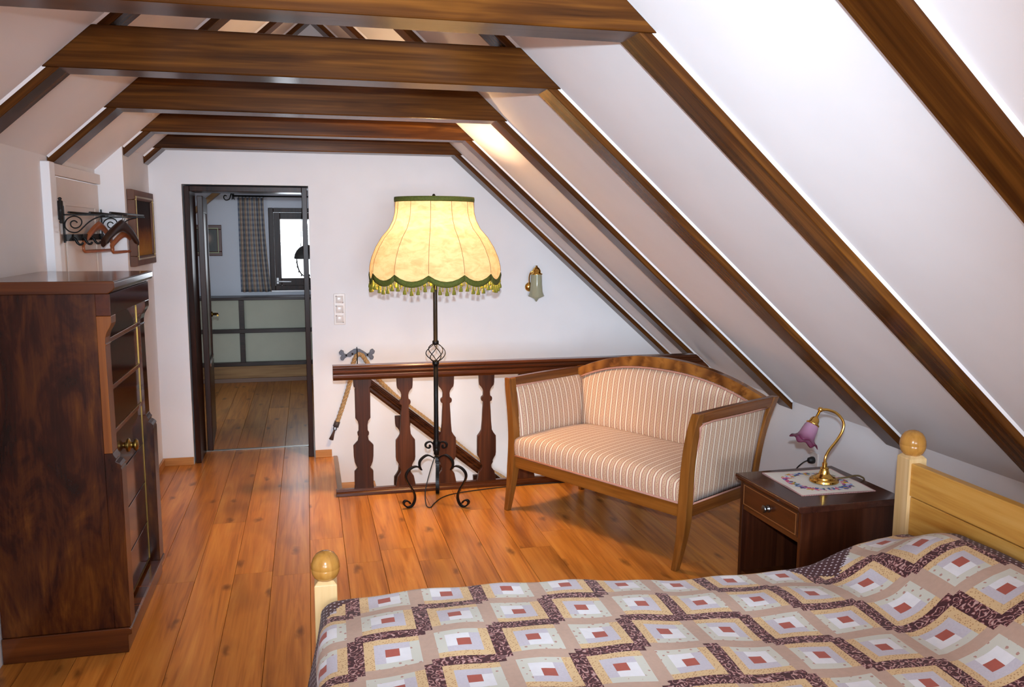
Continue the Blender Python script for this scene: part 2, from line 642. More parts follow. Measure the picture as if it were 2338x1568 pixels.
# stairwell: edge boards, flight of steps, far floor
sw = MB()
sw.box(SX0 - 0.002, XKR, YR - 0.02, YR, -0.30, -0.017).box(SX0 - 0.02, SX0 - 0.002, YR, YW, -0.30, -0.017)
struct(sw.build('wall_stairwell', M_wall))
struct(MB().box(-0.2, XKR, YR - 0.6, YW, -1.80, -1.75).build('floor_below', M_oakp))
nose = MB().prism([(SX0 - 0.002, -0.03), (SX0 + 0.030, -0.03), (SX0 + 0.030, -0.004), (SX0 + 0.024, 0.004), (SX0 - 0.002, 0.004)], 1, YR + 0.03, YW - 0.001)
struct(nose.build('trim_1', plain('grey_brown_edge_strip', (150, 122, 100), 0.4, var=0.05, bscale=20)))
stairs = thing('staircase', 'light oak stair treads going down beside the far wall', 'staircase', (0.3, 5.7, -1.75))
for k in range(6):
    x0 = 0.165 + 0.26 * k
    z = -0.20 - 0.195 * k
    t = MB().box(x0 - 0.3, x0 + 0.28 - 0.3, YR + 0.03 - 5.7, YW - 0.002 - 5.7, z - 0.035 + 1.75, z + 1.75).build('tread', M_step, stairs, 0.006)
    MB().box(x0 - 0.3, x0 + 0.02 - 0.3, YR + 0.03 - 5.7, YW - 0.002 - 5.7, z + 1.75 + 0.001, z + 0.159 + 1.75).build('riser', M_step, stairs)

# baseboards
bb = MB()
bb.box(XB, DX0 - 0.001, YW - 0.014, YW - 0.0005, 0.0, 0.055)
bb.box(DX1 + 0.001, SX0 - 0.012, YW - 0.014, YW - 0.0005, 0.0, 0.055)
struct(bb.build('baseboard_far', M_oakp, None, 0.003))
struct(MB().box(XB + 0.0005, XB + 0.014, YJ, YW - 0.015, 0.0, 0.055).build('baseboard_left', M_oakp, None, 0.003))
struct(MB().box(XKR - 0.014, XKR - 0.0005, YN, YR - 0.06, 0.0, 0.055).build('baseboard_right', M_oakp, None, 0.003))
struct(MB().box(DX0 + 0.03, DX1 - 0.03, 6.525, 6.555, 0.0, 0.006).build('trim_2', plain('threshold_metal', (150, 146, 140), 0.3, 1.0), None, 0.002))

# ---- rafters and collar beams
YF = {1: (1.49, 1.63), 2: (2.44, 2.59), 3: (3.44, 3.59), 4: (4.44, 4.59), 5: (5.39, 5.53), 6: (6.03, 6.186)}
EXP = 0.052
TH = atan2(SL, 1)
RLAB = {1: {1: 'broad dark rafter crossing the top right corner of the picture', 2: 'dark rafter on the right slope running down behind the headboard',
            3: 'dark rafter on the right slope ending at the ball of the head post', 4: 'dark rafter on the right slope ending beside the brass table lamp',
            5: 'dark rafter on the right slope ending on the gallery handrail, second from the far wall', 6: 'dark rafter lying against the far wall, right of the wall lamp'},
        -1: {1: 'dark rafter on the left slope nearest to the camera, outside the picture', 2: 'dark rafter on the left slope under the nearest collar beam',
             3: 'dark rafter on the left slope carrying the thick scratched collar beam', 4: 'dark rafter on the left slope ending above the white door',
             5: 'short dark rafter on the left slope ending above the flower painting', 6: 'short dark rafter in the far left corner against the far wall'}}


def rafter(i, side):
    y0, y1 = YF[i]
    if side > 0:
        xw, th = XKR - 0.001, TH
    else:
        xw, th = (XA + 0.001 if y0 < YJ else XB + 0.001), -TH
    pts = [(xw, zc(xw) - EXP), (XR + 0.0005 * side, ZR - EXP), (XR + 0.0005 * side, ZR + 0.001), (xw, zc(xw) + 0.001)]
    o = Vector((XR, 0, ZR))
    R = Matrix.Rotation(th, 4, 'Y')
    Ri = R.inverted()
    loc = [(Ri @ (Vector((x, 0, z)) - o)) for x, z in pts]
    b = MB().prism([(p.x, p.z) for p in loc], 1, y0, y1).build('rafter', M_beam, None, 0.004)
    b.matrix_world = Matrix.Translation(o) @ R
    tag(b, RLAB[side][i], 'rafter', 'rafters')
    # white plaster bead along the near edge of the rafter
    f = MB().prism([(y0 - 0.007, 0), (y0 - 0.0005, 0), (y0 - 0.0005, -0.010)], 0, loc[1].x, loc[3].x)
    fo = f.build('plaster_bead', M_wall, b)
    return b


def clip_poly(zl, zh):
    xl = lambda z: XR - (ZR - z) / SL
    xr = lambda z: XR + (ZR - z) / SL
    return [(xl(zl), zl), (xr(zl), zl), (xr(zh), zh), (xl(zh), zh)]


BZ = {2: (2.228, 2.385), 3: (2.222, 2.378), 4: (2.214, 2.366), 5: (2.208, 2.314), 6: (2.172, 2.272)}
for i in range(1, 7):
    for sd in (-1, 1):
        rafter(i, sd)
for i in range(2, 7):
    y0, y1 = YF[i]
    z0, z1 = BZ[i]
    p = [(x - XR, z - z0) for x, z in clip_poly(z0, z1)]
    b = MB().prism(p, 1, -0.012, y1 - y0 - 0.01)
    b = b.build('collar_beam', M_beam, None, 0.006)
    b.location = (XR, y0, z0)
    tag(b, {2: 'dark wooden collar beam cut off by the top edge of the picture', 3: 'thick dark collar beam with scratches, second from the camera', 4: 'dark collar beam with a long crack, third from the camera',
            5: 'glossy reddish collar beam, fourth from the camera', 6: 'thin collar beam lying against the far wall'}[i], 'beam', 'collar beams')

# ---- doorway frame, door leaf standing open into the next room
d2_ = struct(bpy.data.objects.new('door_2', None))
COL.objects.link(d2_)
FT = 0.036
f = MB().box(DX0 + 0.010, DX0 + 0.010 + FT, YW + 0.02, YW2, 0.0, DZ - 0.010)
f.build('jamb', M_frame, d2_, 0.003)
MB().box(DX1 - 0.010 - FT, DX1 - 0.010, YW + 0.02, YW2, 0.0, DZ - 0.010).build('jamb', M_frame, d2_, 0.003)
MB().box(DX0 + 0.010 + FT, DX1 - 0.010 - FT, YW + 0.02, YW2, DZ - 0.010 - FT, DZ - 0.010).build('lintel', M_frame, d2_, 0.003)
leaf = thing('door_leaf', 'dark wooden door with a tall glass pane, open into the next room', 'door', (DX0 + 0.055, YW2 + 0.005, 0.006), radians(93.8))
LW, LH, LT = 0.74, 1.88, 0.04
for nm, bx_ in (('stile', (0, 0.10, 0, LH)), ('stile', (LW - 0.10, LW, 0, LH)), ('rail', (0.10, LW - 0.10, 0, 0.62)), ('rail', (0.10, LW - 0.10, LH - 0.12, LH))):
    MB().box(bx_[0], bx_[1], -LT, 0, bx_[2], bx_[3]).build(nm, M_frame, leaf, 0.004)
gl = NT('frosted_glass')
gl.b.inputs['Base Color'].default_value = rgba((196, 196, 176))
gl.b.inputs['Roughness'].default_value = 0.35
gl.b.inputs['Transmission Weight'].default_value = 0.35
MB().box(0.10, LW - 0.10, -LT * 0.7, -LT * 0.3, 0.62, LH - 0.12).build('pane', gl.m, leaf)
MB().box(0.10, LW - 0.10, -LT - 0.006, -LT + 0.004, 0.62, 0.645).build('glazing_bead', M_pil, leaf)
hd = MB()
hd.lathe([(0.022, 0), (0.022, 0.008), (0.011, 0.012), (0.011, 0.045)], 14, (LW - 0.055, -LT, 0.96), 0, Matrix.Rotation(radians(90), 3, 'X'))
hd.tube([(LW - 0.055, -LT - 0.045, 0.96), (LW - 0.085, -LT - 0.05, 0.962), (LW - 0.16, -LT - 0.05, 0.958)], [0.010, 0.010, 0.008], 10)
hd.build('handle', M_brass_old, leaf)

# ---- white door in the left wall
d1 = struct(bpy.data.objects.new('door_1', None))
COL.objects.link(d1)
d1.location = (XA + 0.016, 4.87, 0)
c = MB().box(-0.10, 0.022, 4.330 - 4.87, 4.415 - 4.87, 0, 1.955)
c.build('casing', M_white, d1, 0.004)
MB().box(-0.02, 0.012, 4.415 - 4.87, YJ - 0.002 - 4.87, 1.90, 1.955).build('casing', M_door_lit, d1, 0.003)
MB().box(-0.045, -0.008, 4.418 - 4.87, 4.47 - 4.87, 0, 1.90).build('jamb', M_white, d1, 0.002)
MB().box(-0.04, 0.004, 4.475 - 4.87, 4.50 - 4.87, 0, 1.895).build('leaf_edge', M_white, d1, 0.003)
lf = MB().box(-0.04, -0.004, 4.50 - 4.87, YJ - 0.004 - 4.87, 0, 1.895).build('leaf', M_door_lit, d1)
for z0, z1 in ((0.12, 0.78), (0.90, 1.78)):
    p = MB()
    p.box(-0.004, 0.003, 4.62 - 4.87, 4.64 - 4.87, z0, z1).box(-0.004, 0.003, 5.24 - 4.87, 5.26 - 4.87, z0, z1)
    p.box(-0.004, 0.003, 4.64 - 4.87, 5.24 - 4.87, z0, z0 + 0.02).box(-0.004, 0.003, 4.64 - 4.87, 5.24 - 4.87, z1 - 0.02, z1)
    p.build('panel_moulding', M_door_lit, d1, 0.002)
for z in (1.735, 0.25):
    h = MB().lathe([(0.004, -0.062), (0.010, -0.056), (0.006, -0.048), (0.012, -0.044), (0.012, -0.002), (0.013, 0), (0.012, 0.002), (0.012, 0.044), (0.006, 0.048), (0.010, 0.056), (0.004, 0.062)], 12, (0.018, 4.482 - 4.87, z))
    h.build('hinge', M_black, d1)

# ---- the next room
wb = MB()
wb.box(-2.0, -0.405, 9.80, 9.95, 0, 2.6).box(0.50, 1.4, 9.80, 9.95, 0, 2.6).box(-0.405, 0.50, 9.80, 9.95, 0, 0.975).box(-0.405, 0.50, 9.80, 9.95, 1.885, 2.6)
struct(wb.build('wall_next_room_far', M_back))
struct(MB().box(-2.15, -2.0, YW2, 9.95, 0, 2.6).build('wall_next_room_left', M_back))
struct(MB().box(1.4, 1.55, YW2, 9.95, 0, 2.6).build('wall_next_room_right', M_back))
struct(MB().box(-2.15, 1.55, YW2 - 0.3, 9.95, 2.07, 2.2).build('ceiling_next_room', M_back))
f2 = struct(MB().box(-2.0, 1.4, YW2 + 0.02, 9.80, -0.12, -0.016).build('floor_next_room', plain('subfloor_2', (60, 42, 30), 0.8)))
for k in range(-8, 13):
    x0, x1 = max(-0.735 + PW * k, -2.0), min(-0.735 + PW * (k + 1), 1.4)
    if x1 - x0 < 0.02:
        continue
    jy = random.uniform(7.2, 9.0)
    plank(x0, x1, YW2 + 0.02, jy, f2)
    plank(x0, x1, jy, 9.80, f2)
# slanting timber under the ceiling of the next room
ra = MB().box(-0.55, 0.30, -0.05, 0.05, -0.05, 0.0).build('slanting_timber', M_pine_base, None, 0.004)
ra.location = (-1.02, 9.72, 1.985)
ra.rotation_euler = (0, -radians(40), 0)
tag(ra, 'brown slanting timber under the ceiling of the next room', 'beam')
# window of the next room
w1 = struct(bpy.data.objects.new('window_1', None))
COL.objects.link(w1)
w1.location = (0.05, 9.85, 0.975)
wx0, wx1, wz = -0.453, 0.448, 0.908
m = MB()
m.box(wx0, wx0 + 0.052, -0.03, 0.05, 0, wz).box(wx1 - 0.052, wx1, -0.03, 0.05, 0, wz).box(wx0 + 0.052, wx1 - 0.052, -0.03, 0.05, wz - 0.05, wz).box(wx0 + 0.052, wx1 - 0.052, -0.03, 0.05, 0, 0.05)
m.build('window_frame', M_frame, w1, 0.004)
m = MB()
sx0, sx1, sz0, sz1 = wx0 + 0.054, wx1 - 0.054, 0.052, wz - 0.052
m.box(sx0, sx0 + 0.068, -0.05, 0.02, sz0, sz1).box(sx1 - 0.068, sx1, -0.05, 0.02, sz0, sz1).box(sx0 + 0.068, sx1 - 0.068, -0.05, 0.02, sz1 - 0.072, sz1).box(sx0 + 0.068, sx1 - 0.068, -0.05, 0.02, sz0, sz0 + 0.080)
sash = m.build('sash', M_frame, w1, 0.004)
pg = NT('window_glass')
tr = pg.new('ShaderNodeBsdfTransparent')
gs = pg.new('ShaderNodeBsdfGlossy')
gs.inputs['Roughness'].default_value = 0.02
mx = pg.new('ShaderNodeMixShader')
mx.inputs[0].default_value = 0.06
pg.link(tr.outputs[0], mx.inputs[1])
pg.link(gs.outputs[0], mx.inputs[2])
pg.link(mx.outputs[0], pg.n['Material Output'].inputs[0])
MB().box(sx0 + 0.066, sx1 - 0.066, -0.006, 0.0, sz0 + 0.078, sz1 - 0.070).build('pane', pg.m, sash)
MB().box(-0.68, 1.18, YN - 0.078, YN - 0.072, 0.82, 2.18).build('pane', pg.m, w2)
MB().box(XA - 0.092, XA - 0.086, -2.60, -0.80, 0.89, 1.75).build('pane', pg.m, w3)
h = MB().box(sx0 + 0.014, sx0 + 0.036, -0.062, -0.05, sz0 + 0.02, sz0 + 0.085)
h.tube([(sx0 + 0.025, -0.06, sz0 + 0.045), (sx0 + 0.03, -0.085, sz0 + 0.045), (sx0 + 0.17, -0.088, sz0 + 0.042)], [0.008, 0.008, 0.006], 8)
h.build('window_handle', M_white, w1)
MB().box(wx0 - 0.02, wx1 + 0.02, -0.075, -0.032, -0.02, 0.0).build('window_sill', M_white, w1, 0.004)

# ================================================================== CHEST OF DRAWERS
CY0, CY1 = 3.41, 4.20
chest = thing('chest_of_drawers', 'tall polished mahogany chest of drawers with pilasters by the left wall', 'chest', (-0.94, 3.80, 0))
cx, cy = -0.94, 3.80


def cb(x0, x1, y0, y1, z0, z1):
    return MB().box(x0 - cx, x1 - cx, y0 - cy, y1 - cy, z0, z1)


cb(XA + 0.004, -0.770, CY0 + 0.001, CY1 - 0.001, 0.102, 1.41).build('carcass', M_mahog, chest, 0.002)
m = MB().prism([(XA + 0.003 - cx, 1.41), (-0.722 - cx, 1.41), (-0.704 - cx, 1.422), (-0.698 - cx, 1.432), (-0.698 - cx, 1.452), (-0.702 - cx, 1.457), (XA + 0.003 - cx, 1.457)], 1, CY0 - 0.014 - cy, CY1 + 0.014 - cy)
m.build('top', M_mahog_x, chest, 0.003)
cb(-0.770, -0.718, CY0 + 0.001, CY1 - 0.001, 1.326, 1.409).build('frieze', M_mahog_h, chest, 0.002)
ped = [(-0.770, 0.102), (-0.712, 0.102), (-0.712, 0.735), (-0.715, 0.742), (-0.712, 0.750), (-0.720, 0.760), (-0.733, 0.768), (-0.730, 0.780), (-0.737, 0.790), (-0.741, 0.80), (-0.770, 0.80)]
shaft = [(-0.770, 0.8005), (-0.741, 0.8005), (-0.744, 1.215), (-0.7405, 1.2155), (-0.7405, 1.220), (-0.744, 1.2205), (-0.742, 1.245), (-0.736, 1.265), (-0.724, 1.285), (-0.719, 1.298), (-0.719, 1.3255), (-0.770, 1.3255)]
for y0, y1 in ((CY0 + 0.001, CY0 + 0.085), (CY1 - 0.095, CY1 - 0.001)):
    MB().prism([(x - cx, z) for x, z in ped], 1, y0 - cy, y1 - cy).build('pedestal', M_mahog, chest, 0.0015)
    MB().prism([(x - cx, z) for x, z in shaft], 1, y0 - cy, y1 - cy).build('pilaster', M_pil if y0 < 3.6 else M_mahog_h, chest, 0.0015)
zs = [0.117, 0.297, 0.489, 0.672, 0.855, 1.033, 1.22, 1.326]
YD0, YD1 = CY0 + 0.087, CY1 - 0.097
for k in range(7):
    d = cb(-0.770, -0.758, YD0, YD1, zs[k] + (0.010 if k > 3 else 0.003), zs[k + 1] - (0.010 if k >= 3 else 0.003)).build('drawer', M_mahog_h, chest, 0.002)
    if k == 3:
        hm = MB().lathe([(0.030, 0), (0.028, 0.005), (0.016, 0.010), (0.012, 0.020), (0.024, 0.026), (0.026, 0.032), (0.018, 0.040), (0.0, 0.042)], 18, (-0.758 - cx, 3.78 - cy, 0.742), 0, Matrix.Rotation(radians(90), 3, 'Y'))
        hm.build('knob', M_brass_old, d)
for k in range(4, 7):
    cb(-0.770, -0.754, YD0, YD1, zs[k] - 0.009, zs[k] + 0.009).build('drawer_rail', M_pil, chest, 0.002)
cb(-0.758, -0.755, YD1 - 0.0035, YD1, 0.117, 1.326).build('brass_strip', M_brass_old, chest)
cb(-0.758, -0.755, YD0, YD1 - 0.004, 0.117, 0.1205).build('brass_strip', M_brass_old, chest)
m = MB().prism([(XA + 0.004 - cx, 0.0), (-0.722 - cx, 0.0), (-0.722 - cx, 0.070), (-0.708 - cx, 0.074), (-0.708 - cx, 0.096), (-0.716 - cx, 0.1015), (XA + 0.004 - cx, 0.1015)], 1, CY0 - 0.008 - cy, CY1 + 0.006 - cy)
m.build('plinth', M_mahog_x, chest, 0.003)

# ================================================================== COAT RACK + HANGERS
rack = thing('coat_rack', 'black wrought iron coat rack with scroll brackets on the white door', 'coat rack', (XA + 0.0205, 4.965, 1.58))
RY = (4.565 - 4.965, 5.365 - 4.965)
for y in RY:
    br = MB().box(0.0, 0.006, y - 0.011, y + 0.011, 0.0, 0.178).build('wall_plate', M_iron, rack)
    a = MB().box(0.006, 0.235, y - 0.006, y + 0.006, 0.132, 0.139).build('arm', M_iron, rack)
    zp = [(680, 360), (640, 325), (600, 320), (555, 345), (540, 395), (560, 445), (620, 476), (690, 462), (745, 410), (768, 340), (740, 270), (660, 226), (570, 230), (480, 285), (432, 375), (436, 465), (490, 535), (560, 566), (630, 570), (700, 545), (780, 470), (860, 390), (950, 315), (1050, 260), (1150, 226), (1240, 210)]
    pts = smoothpath([((X - 395) * 0.000226, y, 0.1325 - (Y - 205) * 0.000226) for X, Y in zp], 3)
    MB().tube(pts, 0.0032, 6).build('scroll', M_iron, rack)
for x in (0.036, 0.130, 0.222):
    MB().tube([(x, RY[0] - 0.035, 0.146), (x, RY[1] + 0.035, 0.146)], 0.0055, 8).build('bar', M_iron, rack)
hb = MB().box(0.0065, 0.012, RY[0], RY[1], 0.008, 0.040).build('hook_rail', M_iron, rack)
for k in range(4):
    y = RY[0] + 0.12 + 0.19 * k
    hk = MB().tube(smoothpath([(0.012, y, 0.022), (0.022, y, 0.016), (0.028, y, 0.002), (0.037, y, -0.010), (0.050, y, -0.010), (0.056, y, 0.0)], 3), [0.007] * 8 + [0.0055] * 8, 8)
    hk.lathe([(0.018, 0), (0.018, 0.003), (0.0, 0.006)], 12, (0.012, y, 0.024), 0, Matrix.Rotation(radians(90), 3, 'Y'))
    hk.build('hook', M_brass_old if k % 2 == 2 else M_iron, hb)


def hanger(name, label, loc, rz, mt, bar, w=0.20, drop=0.085, thick=0.016, low=0.055, ext=0.0):
    h = thing(name, label, 'hanger', loc, rz, 'coat hangers on the rack')
    # shoulders: swept arc in local x-z
    secs = []
    for i in range(25):
        t = -1 + 2 * i / 24
        x = w * t
        z = -0.060 - drop * abs(t) ** 1.55
        hh = thick * (1.25 - 0.35 * abs(t))
        y = 0.012 * t * t
        n = []
        for k in range(8):
            a = 2 * pi * k / 8
            n.append((x, y + thick * 0.55 * cos(a), z + hh * sin(a)))
        secs.append(n)
    MB().sweep(secs, 0, True).build('shoulder', mt, h)
    if bar:
        p = MB().tube([(-w * 0.985, 0.012, -0.060 - drop), (-w * 0.99, 0.01, -0.060 - drop - low), (-w * 0.96, 0.006, -0.068 - drop - low), (w * 0.96, 0.006, -0.068 - drop - low), (w * 0.99, 0.01, -0.060 - drop - low), (w * 0.985, 0.012, -0.060 - drop)], 0.0085, 8)
        p.build('trouser_bar', mt, h)
    hk = [(0, 0, -0.062), (0, 0, ext - 0.040)] + [(0.019 * sin(radians(a)), 0, ext - 0.014 - 0.019 * cos(radians(a)) + 0.005) for a in range(20, 270, 25)]
    MB().tube(hk, 0.002, 6).build('hook', M_wire, h)
    return h


HZ = 1.58 + 0.146
hanger('coat_hanger', 'orange brown wooden hanger with trouser bar, nearest the door frame', (XA + 0.062, 5.12, HZ), radians(79), M_hang, True, 0.185, 0.100, 0.019, 0.030)
hanger('coat_hanger', 'dark brown wooden hanger without a bar, overlapping the picture', (XA + 0.154, 5.24, HZ), radians(75), M_hangd, False, 0.20, 0.095, 0.027)
hanger('coat_hanger', 'orange brown wooden hanger hanging behind the dark brown one', (XA + 0.147, 5.34, HZ - 0.046), radians(80), M_hang, True, 0.165, 0.065, 0.018, 0.03, 0.046)

# ================================================================== PICTURES
pt = NT('floral_oil_painting')
tc = pt.new('ShaderNodeTexCoord')
g = pt.new('ShaderNodeSeparateXYZ')
pt.link(tc.outputs['Generated'], g.inputs[0])
nz = pt.noise(tc.outputs['Object'], 9, 5, 0.65, 0.8)
vv = pt.math('ADD', g.outputs[2], pt.math('MULTIPLY', nz.outputs[0], 0.35))
base = pt.ramp(vv, [(0.25, rgba((168, 116, 44))), (0.55, rgba((124, 72, 30))), (0.72, rgba((60, 30, 20))), (1.0, rgba((34, 20, 18)))])
vo = pt.new('ShaderNodeTexVoronoi')
vo.inputs['Scale'].default_value = 22
pt.link(pt.mapping(tc.outputs['Object'], (1, 1, 1)), vo.inputs['Vector'])
cx_ = pt.math('SUBTRACT', g.outputs[1], 0.45)
cz_ = pt.math('SUBTRACT', g.outputs[2], 0.42)
rr = pt.math('ADD', pt.math('MULTIPLY', cx_, cx_), pt.math('MULTIPLY', cz_, cz_))
msk = pt.ramp(pt.math('ADD', rr, pt.math('MULTIPLY', nz.outputs[0], 0.08)), [(0.06, (1, 1, 1, 1)), (0.13, (0, 0, 0, 1))])
fl_ = pt.ramp(vo.outputs[0], [(0.1, rgba((196, 120, 90))), (0.35, rgba((140, 62, 44))), (0.6, rgba((70, 34, 20)))])
pt.link(pt.mix(msk, base, fl_), pt.b.inputs['Base Color'])
pt.b.inputs['Roughness'].default_value = 0.7
pt.b.inputs['Specular IOR Level'].default_value = 0.08


def picture(name, label, loc, rz, w, h, fw_, ft, mframe, mcanvas, mliner):
    """local: front faces -y, base at z=0"""
    p = thing(name, label, 'picture', loc, rz)
    for (x0, x1, z0, z1) in ((-w / 2, w / 2, h - fw_, h), (-w / 2, w / 2, 0, fw_)):
        MB().prism([(-ft, z0 + 0.004), (-ft, z1 - 0.004), (-ft * 0.6, z1), (0, z1), (0, z0), (-ft * 0.6, z0)], 0, x0 + (0 if 1 else 0), x1).build('frame_rail', mframe, p, 0.003)
    for x0, x1 in ((-w / 2, -w / 2 + fw_), (w / 2 - fw_, w / 2)):
        MB().box(x0, x1, -ft, 0, fw_, h - fw_).build('frame_stile', mframe, p, 0.003)
    l = MB()
    a, b_ = fw_ * 0.62, ft + 0.003
    t = 0.010
    l.box(-w / 2 + a, w / 2 - a, -b_, -b_ + 0.01, a, a + t).box(-w / 2 + a, w / 2 - a, -b_, -b_ + 0.01, h - a - t, h - a).box(-w / 2 + a, -w / 2 + a + t, -b_, -b_ + 0.01, a + t, h - a - t).box(w / 2 - a - t, w / 2 - a, -b_, -b_ + 0.01, a + t, h - a - t)
    l.build('gilt_liner', mliner, p)
    MB().box(-w / 2 + fw_ - 0.002, w / 2 - fw_ + 0.002, -ft * 0.7, -0.004, fw_ - 0.002, h - fw_ + 0.002).build('canvas', mcanvas, p)
    return p


M_pframe = plain('dark_picture_frame', (98, 58, 36), 0.6, var=0.15, bscale=14)
M_gilt = plain('dull_gilt', (150, 122, 72), 0.35, 0.7)
picture('flower_painting', 'dark flower painting in a brown gilt-lined frame by the coat rack', (XB + 0.002, 5.74, 1.425), radians(90), 0.64, 0.455, 0.062, 0.042, M_pframe, pt.m, M_gilt)
pt2 = NT('dark_portrait')
tc = pt2.new('ShaderNodeTexCoord')
g2 = pt2.new('ShaderNodeTexGradient', gradient_type='SPHERICAL')
pt2.link(pt2.mapping(tc.outputs['Generated'], (2.6, 0.2, 2.6), (-1.3, 0, -1.55)), g2.inputs[0])
pt2.link(pt2.ramp(g2.outputs[0], [(0.0, rgba((64, 66, 62))), (0.35, rgba((92, 84, 76))), (0.7, rgba((168, 140, 124)))]), pt2.b.inputs['Base Color'])
picture('small_portrait', 'small dark framed picture on the wall of the next room', (-1.055, 9.798, 1.357), 0, 0.31, 0.335, 0.050, 0.02, plain('red_brown_frame', (86, 40, 26), 0.4), pt2.m, plain('green_gilt_liner', (110, 112, 80), 0.4, 0.3))

# ================================================================== SWITCHES, SOCKET, SCONCE
sw_ = thing('light_switch', 'white triple light switch plate on the far wall', 'light switch', (0.2165, YW - 0.001, 0.970))
MB().box(-0.040, 0.040, -0.009, 0, 0, 0.224).build('plate', M_plastic, sw_, 0.004, seg=3)
for k in range(3):
    zc0 = 0.0415 + 0.0705 * k
    rows = []
    for i in range(7):
        row = []
        for j in range(7):
            a, b_ = -1 + 2 * i / 6, -1 + 2 * j / 6
            row.append((b_ * 0.027, -0.0092 - 0.0055 * (1 - a ** 4) * (1 - b_ ** 4) - 0.002, zc0 + a * 0.027))
        rows.append(row)
    MB().grid(rows).box(-0.027, 0.027, -0.0112, -0.006, zc0 - 0.027, zc0 + 0.027).build('rocker', M_plastic, sw_)

so = thing('wall_socket', 'white wall socket low on the right wall behind the nightstand', 'socket', (XKR - 0.001, 4.185, 0.315), radians(90))
MB().box(-0.04, 0.04, 0.0, 0.010, 0, 0.08).build('plate', M_plastic, so, 0.004)
pl = MB().lathe([(0.020, 0), (0.021, 0.012), (0.017, 0.030), (0.010, 0.036)], 14, (0, 0.010, 0.036), 0, Matrix.Rotation(radians(-90), 3, 'X'))
po = pl.build('power_plug', M_black)
po.location = (0, 0, 0)
po.matrix_world = Matrix.Translation((XKR - 0.001, 4.185, 0.315)) @ Matrix.Rotation(radians(90), 4, 'Z')
tag(po, 'black power plug in the wall socket behind the nightstand', 'plug')
MB().tube(smoothpath([(0, 0.045, 0.036), (0.0, 0.075, 0.026), (0.03, 0.10, -0.02), (0.06, 0.12, -0.10), (0.1, 0.13, -0.24), (0.2, 0.14, -0.305)], 4), 0.004, 6).build('cord', M_black, po)

gl2 = NT('pale_yellow_glass')
gl2.b.inputs['Base Color'].default_value = rgba((206, 204, 172))
gl2.b.inputs['Roughness'].default_value = 0.12
gl2.b.inputs['Transmission Weight'].default_value = 0.45
gl2.b.inputs['IOR'].default_value = 1.3
sco = thing('wall_sconce', 'small brass wall lamp with a ribbed yellowish glass shade', 'wall lamp', (1.66, YW, 1.12))
MB().lathe([(0.036, 0), (0.034, 0.006), (0.022, 0.014), (0.010, 0.018)], 18, (-0.034, -0.001, 0.105), 0, Matrix.Rotation(radians(90), 3, 'X')).build('rosette', M_brass, sco)
MB().tube(smoothpath([(-0.034, -0.016, 0.105), (-0.046, -0.045, 0.13), (-0.052, -0.06, 0.18), (-0.044, -0.07, 0.215), (-0.020, -0.075, 0.232)], 4), 0.005, 8).build('arm', M_brass, sco)
MB().lathe([(0.046, 0.203), (0.046, 0.208), (0.034, 0.214), (0.032, 0.232), (0.022, 0.250), (0.009, 0.258), (0.008, 0.268), (0.0, 0.269)], 18, (0, -0.075, 0), 0, None, False).build('cap', M_brass, sco)
MB().lathe([(0.004, 0.0), (0.018, 0.022), (0.060, 0.042), (0.056, 0.050), (0.048, 0.072), (0.043, 0.13), (0.040, 0.205)], 24, (0, -0.075, 0), 0, None, False, lambda a, k: 1 + (0.05 * cos(8 * a) if k > 1 else 0.0)).build('glass_shade', gl2.m, sco)

# ================================================================== ROPE HANDRAIL + BRACKET
rb = thing('rope_bracket', 'grey cast iron bracket with curled ends holding the rope', 'bracket', (0.332, YW - 0.001, 0.735))
pr = [(-0.128, 0.036), (-0.112, 0.054), (-0.094, 0.046), (-0.090, 0.026), (-0.074, 0.020), (-0.048, 0.040), (-0.022, 0.056), (0.0, 0.060), (0.022, 0.056), (0.048, 0.040), (0.074, 0.020), (0.090, 0.028), (0.096, 0.048), (0.114, 0.056), (0.130, 0.038), (0.124, 0.020), (0.110, 0.012), (0.122, -0.006), (0.114, -0.024), (0.096, -0.024), (0.086, -0.006), (0.070, 0.002), (0.046, 0.000), (0.024, 0.014), (0.0, 0.018), (-0.024, 0.014), (-0.046, 0.000), (-0.070, 0.002), (-0.086, -0.008), (-0.098, -0.026), (-0.114, -0.022), (-0.120, -0.004), (-0.108, 0.012), (-0.124, 0.020)]
MB().prism(pr, 1, -0.016, 0.0).build('plate', M_grey_iron, rb, 0.003)
for x in (-0.076, -0.032, 0.032, 0.076):
    MB().lathe([(0.007, 0), (0.006, 0.004), (0, 0.006)], 10, (x, -0.016, 0.022 if abs(x) < 0.05 else 0.012), 0, Matrix.Rotation(radians(90), 3, 'X')).build('nail', M_iron, rb)
MB().tube([(0, -0.012, 0.068), (0, -0.05, 0.05), (0, -0.058, 0.0), (0, -0.05, -0.045), (0, -0.012, -0.05)], 0.004, 6).build('rope_clip', M_iron, rb)
rp = [(0.170, 0.235), (0.224, 0.386), (0.280, 0.567), (0.298, 0.673), (0.325, 0.742), (0.348, 0.757), (0.372, 0.742), (0.408, 0.685), (0.475, 0.575), (0.544, 0.499), (0.62, 0.423), (0.85, 0.235), (1.10, 0.02), (1.305, -0.158), (1.45, -0.26), (1.80, -0.55)]
core = smoothpath([(x, YW - 0.038, z) for x, z in rp], 10)
rope_m = NT('hemp_rope')
tc = rope_m.new('ShaderNodeTexCoord')
nz = rope_m.noise(tc.outputs['Object'], 160, 3)
rope_m.link(rope_m.ramp(nz.outputs[0], [(0.3, rgba((150, 112, 72))), (0.7, rgba((202, 168, 120)))]), rope_m.b.inputs['Base Color'])
rope_m.b.inputs['Roughness'].default_value = 0.9
rope = thing('hemp_rope', 'twisted hemp rope hung as handrail along the far stair wall', 'rope', (0.16, YW - 0.038, 0.2))
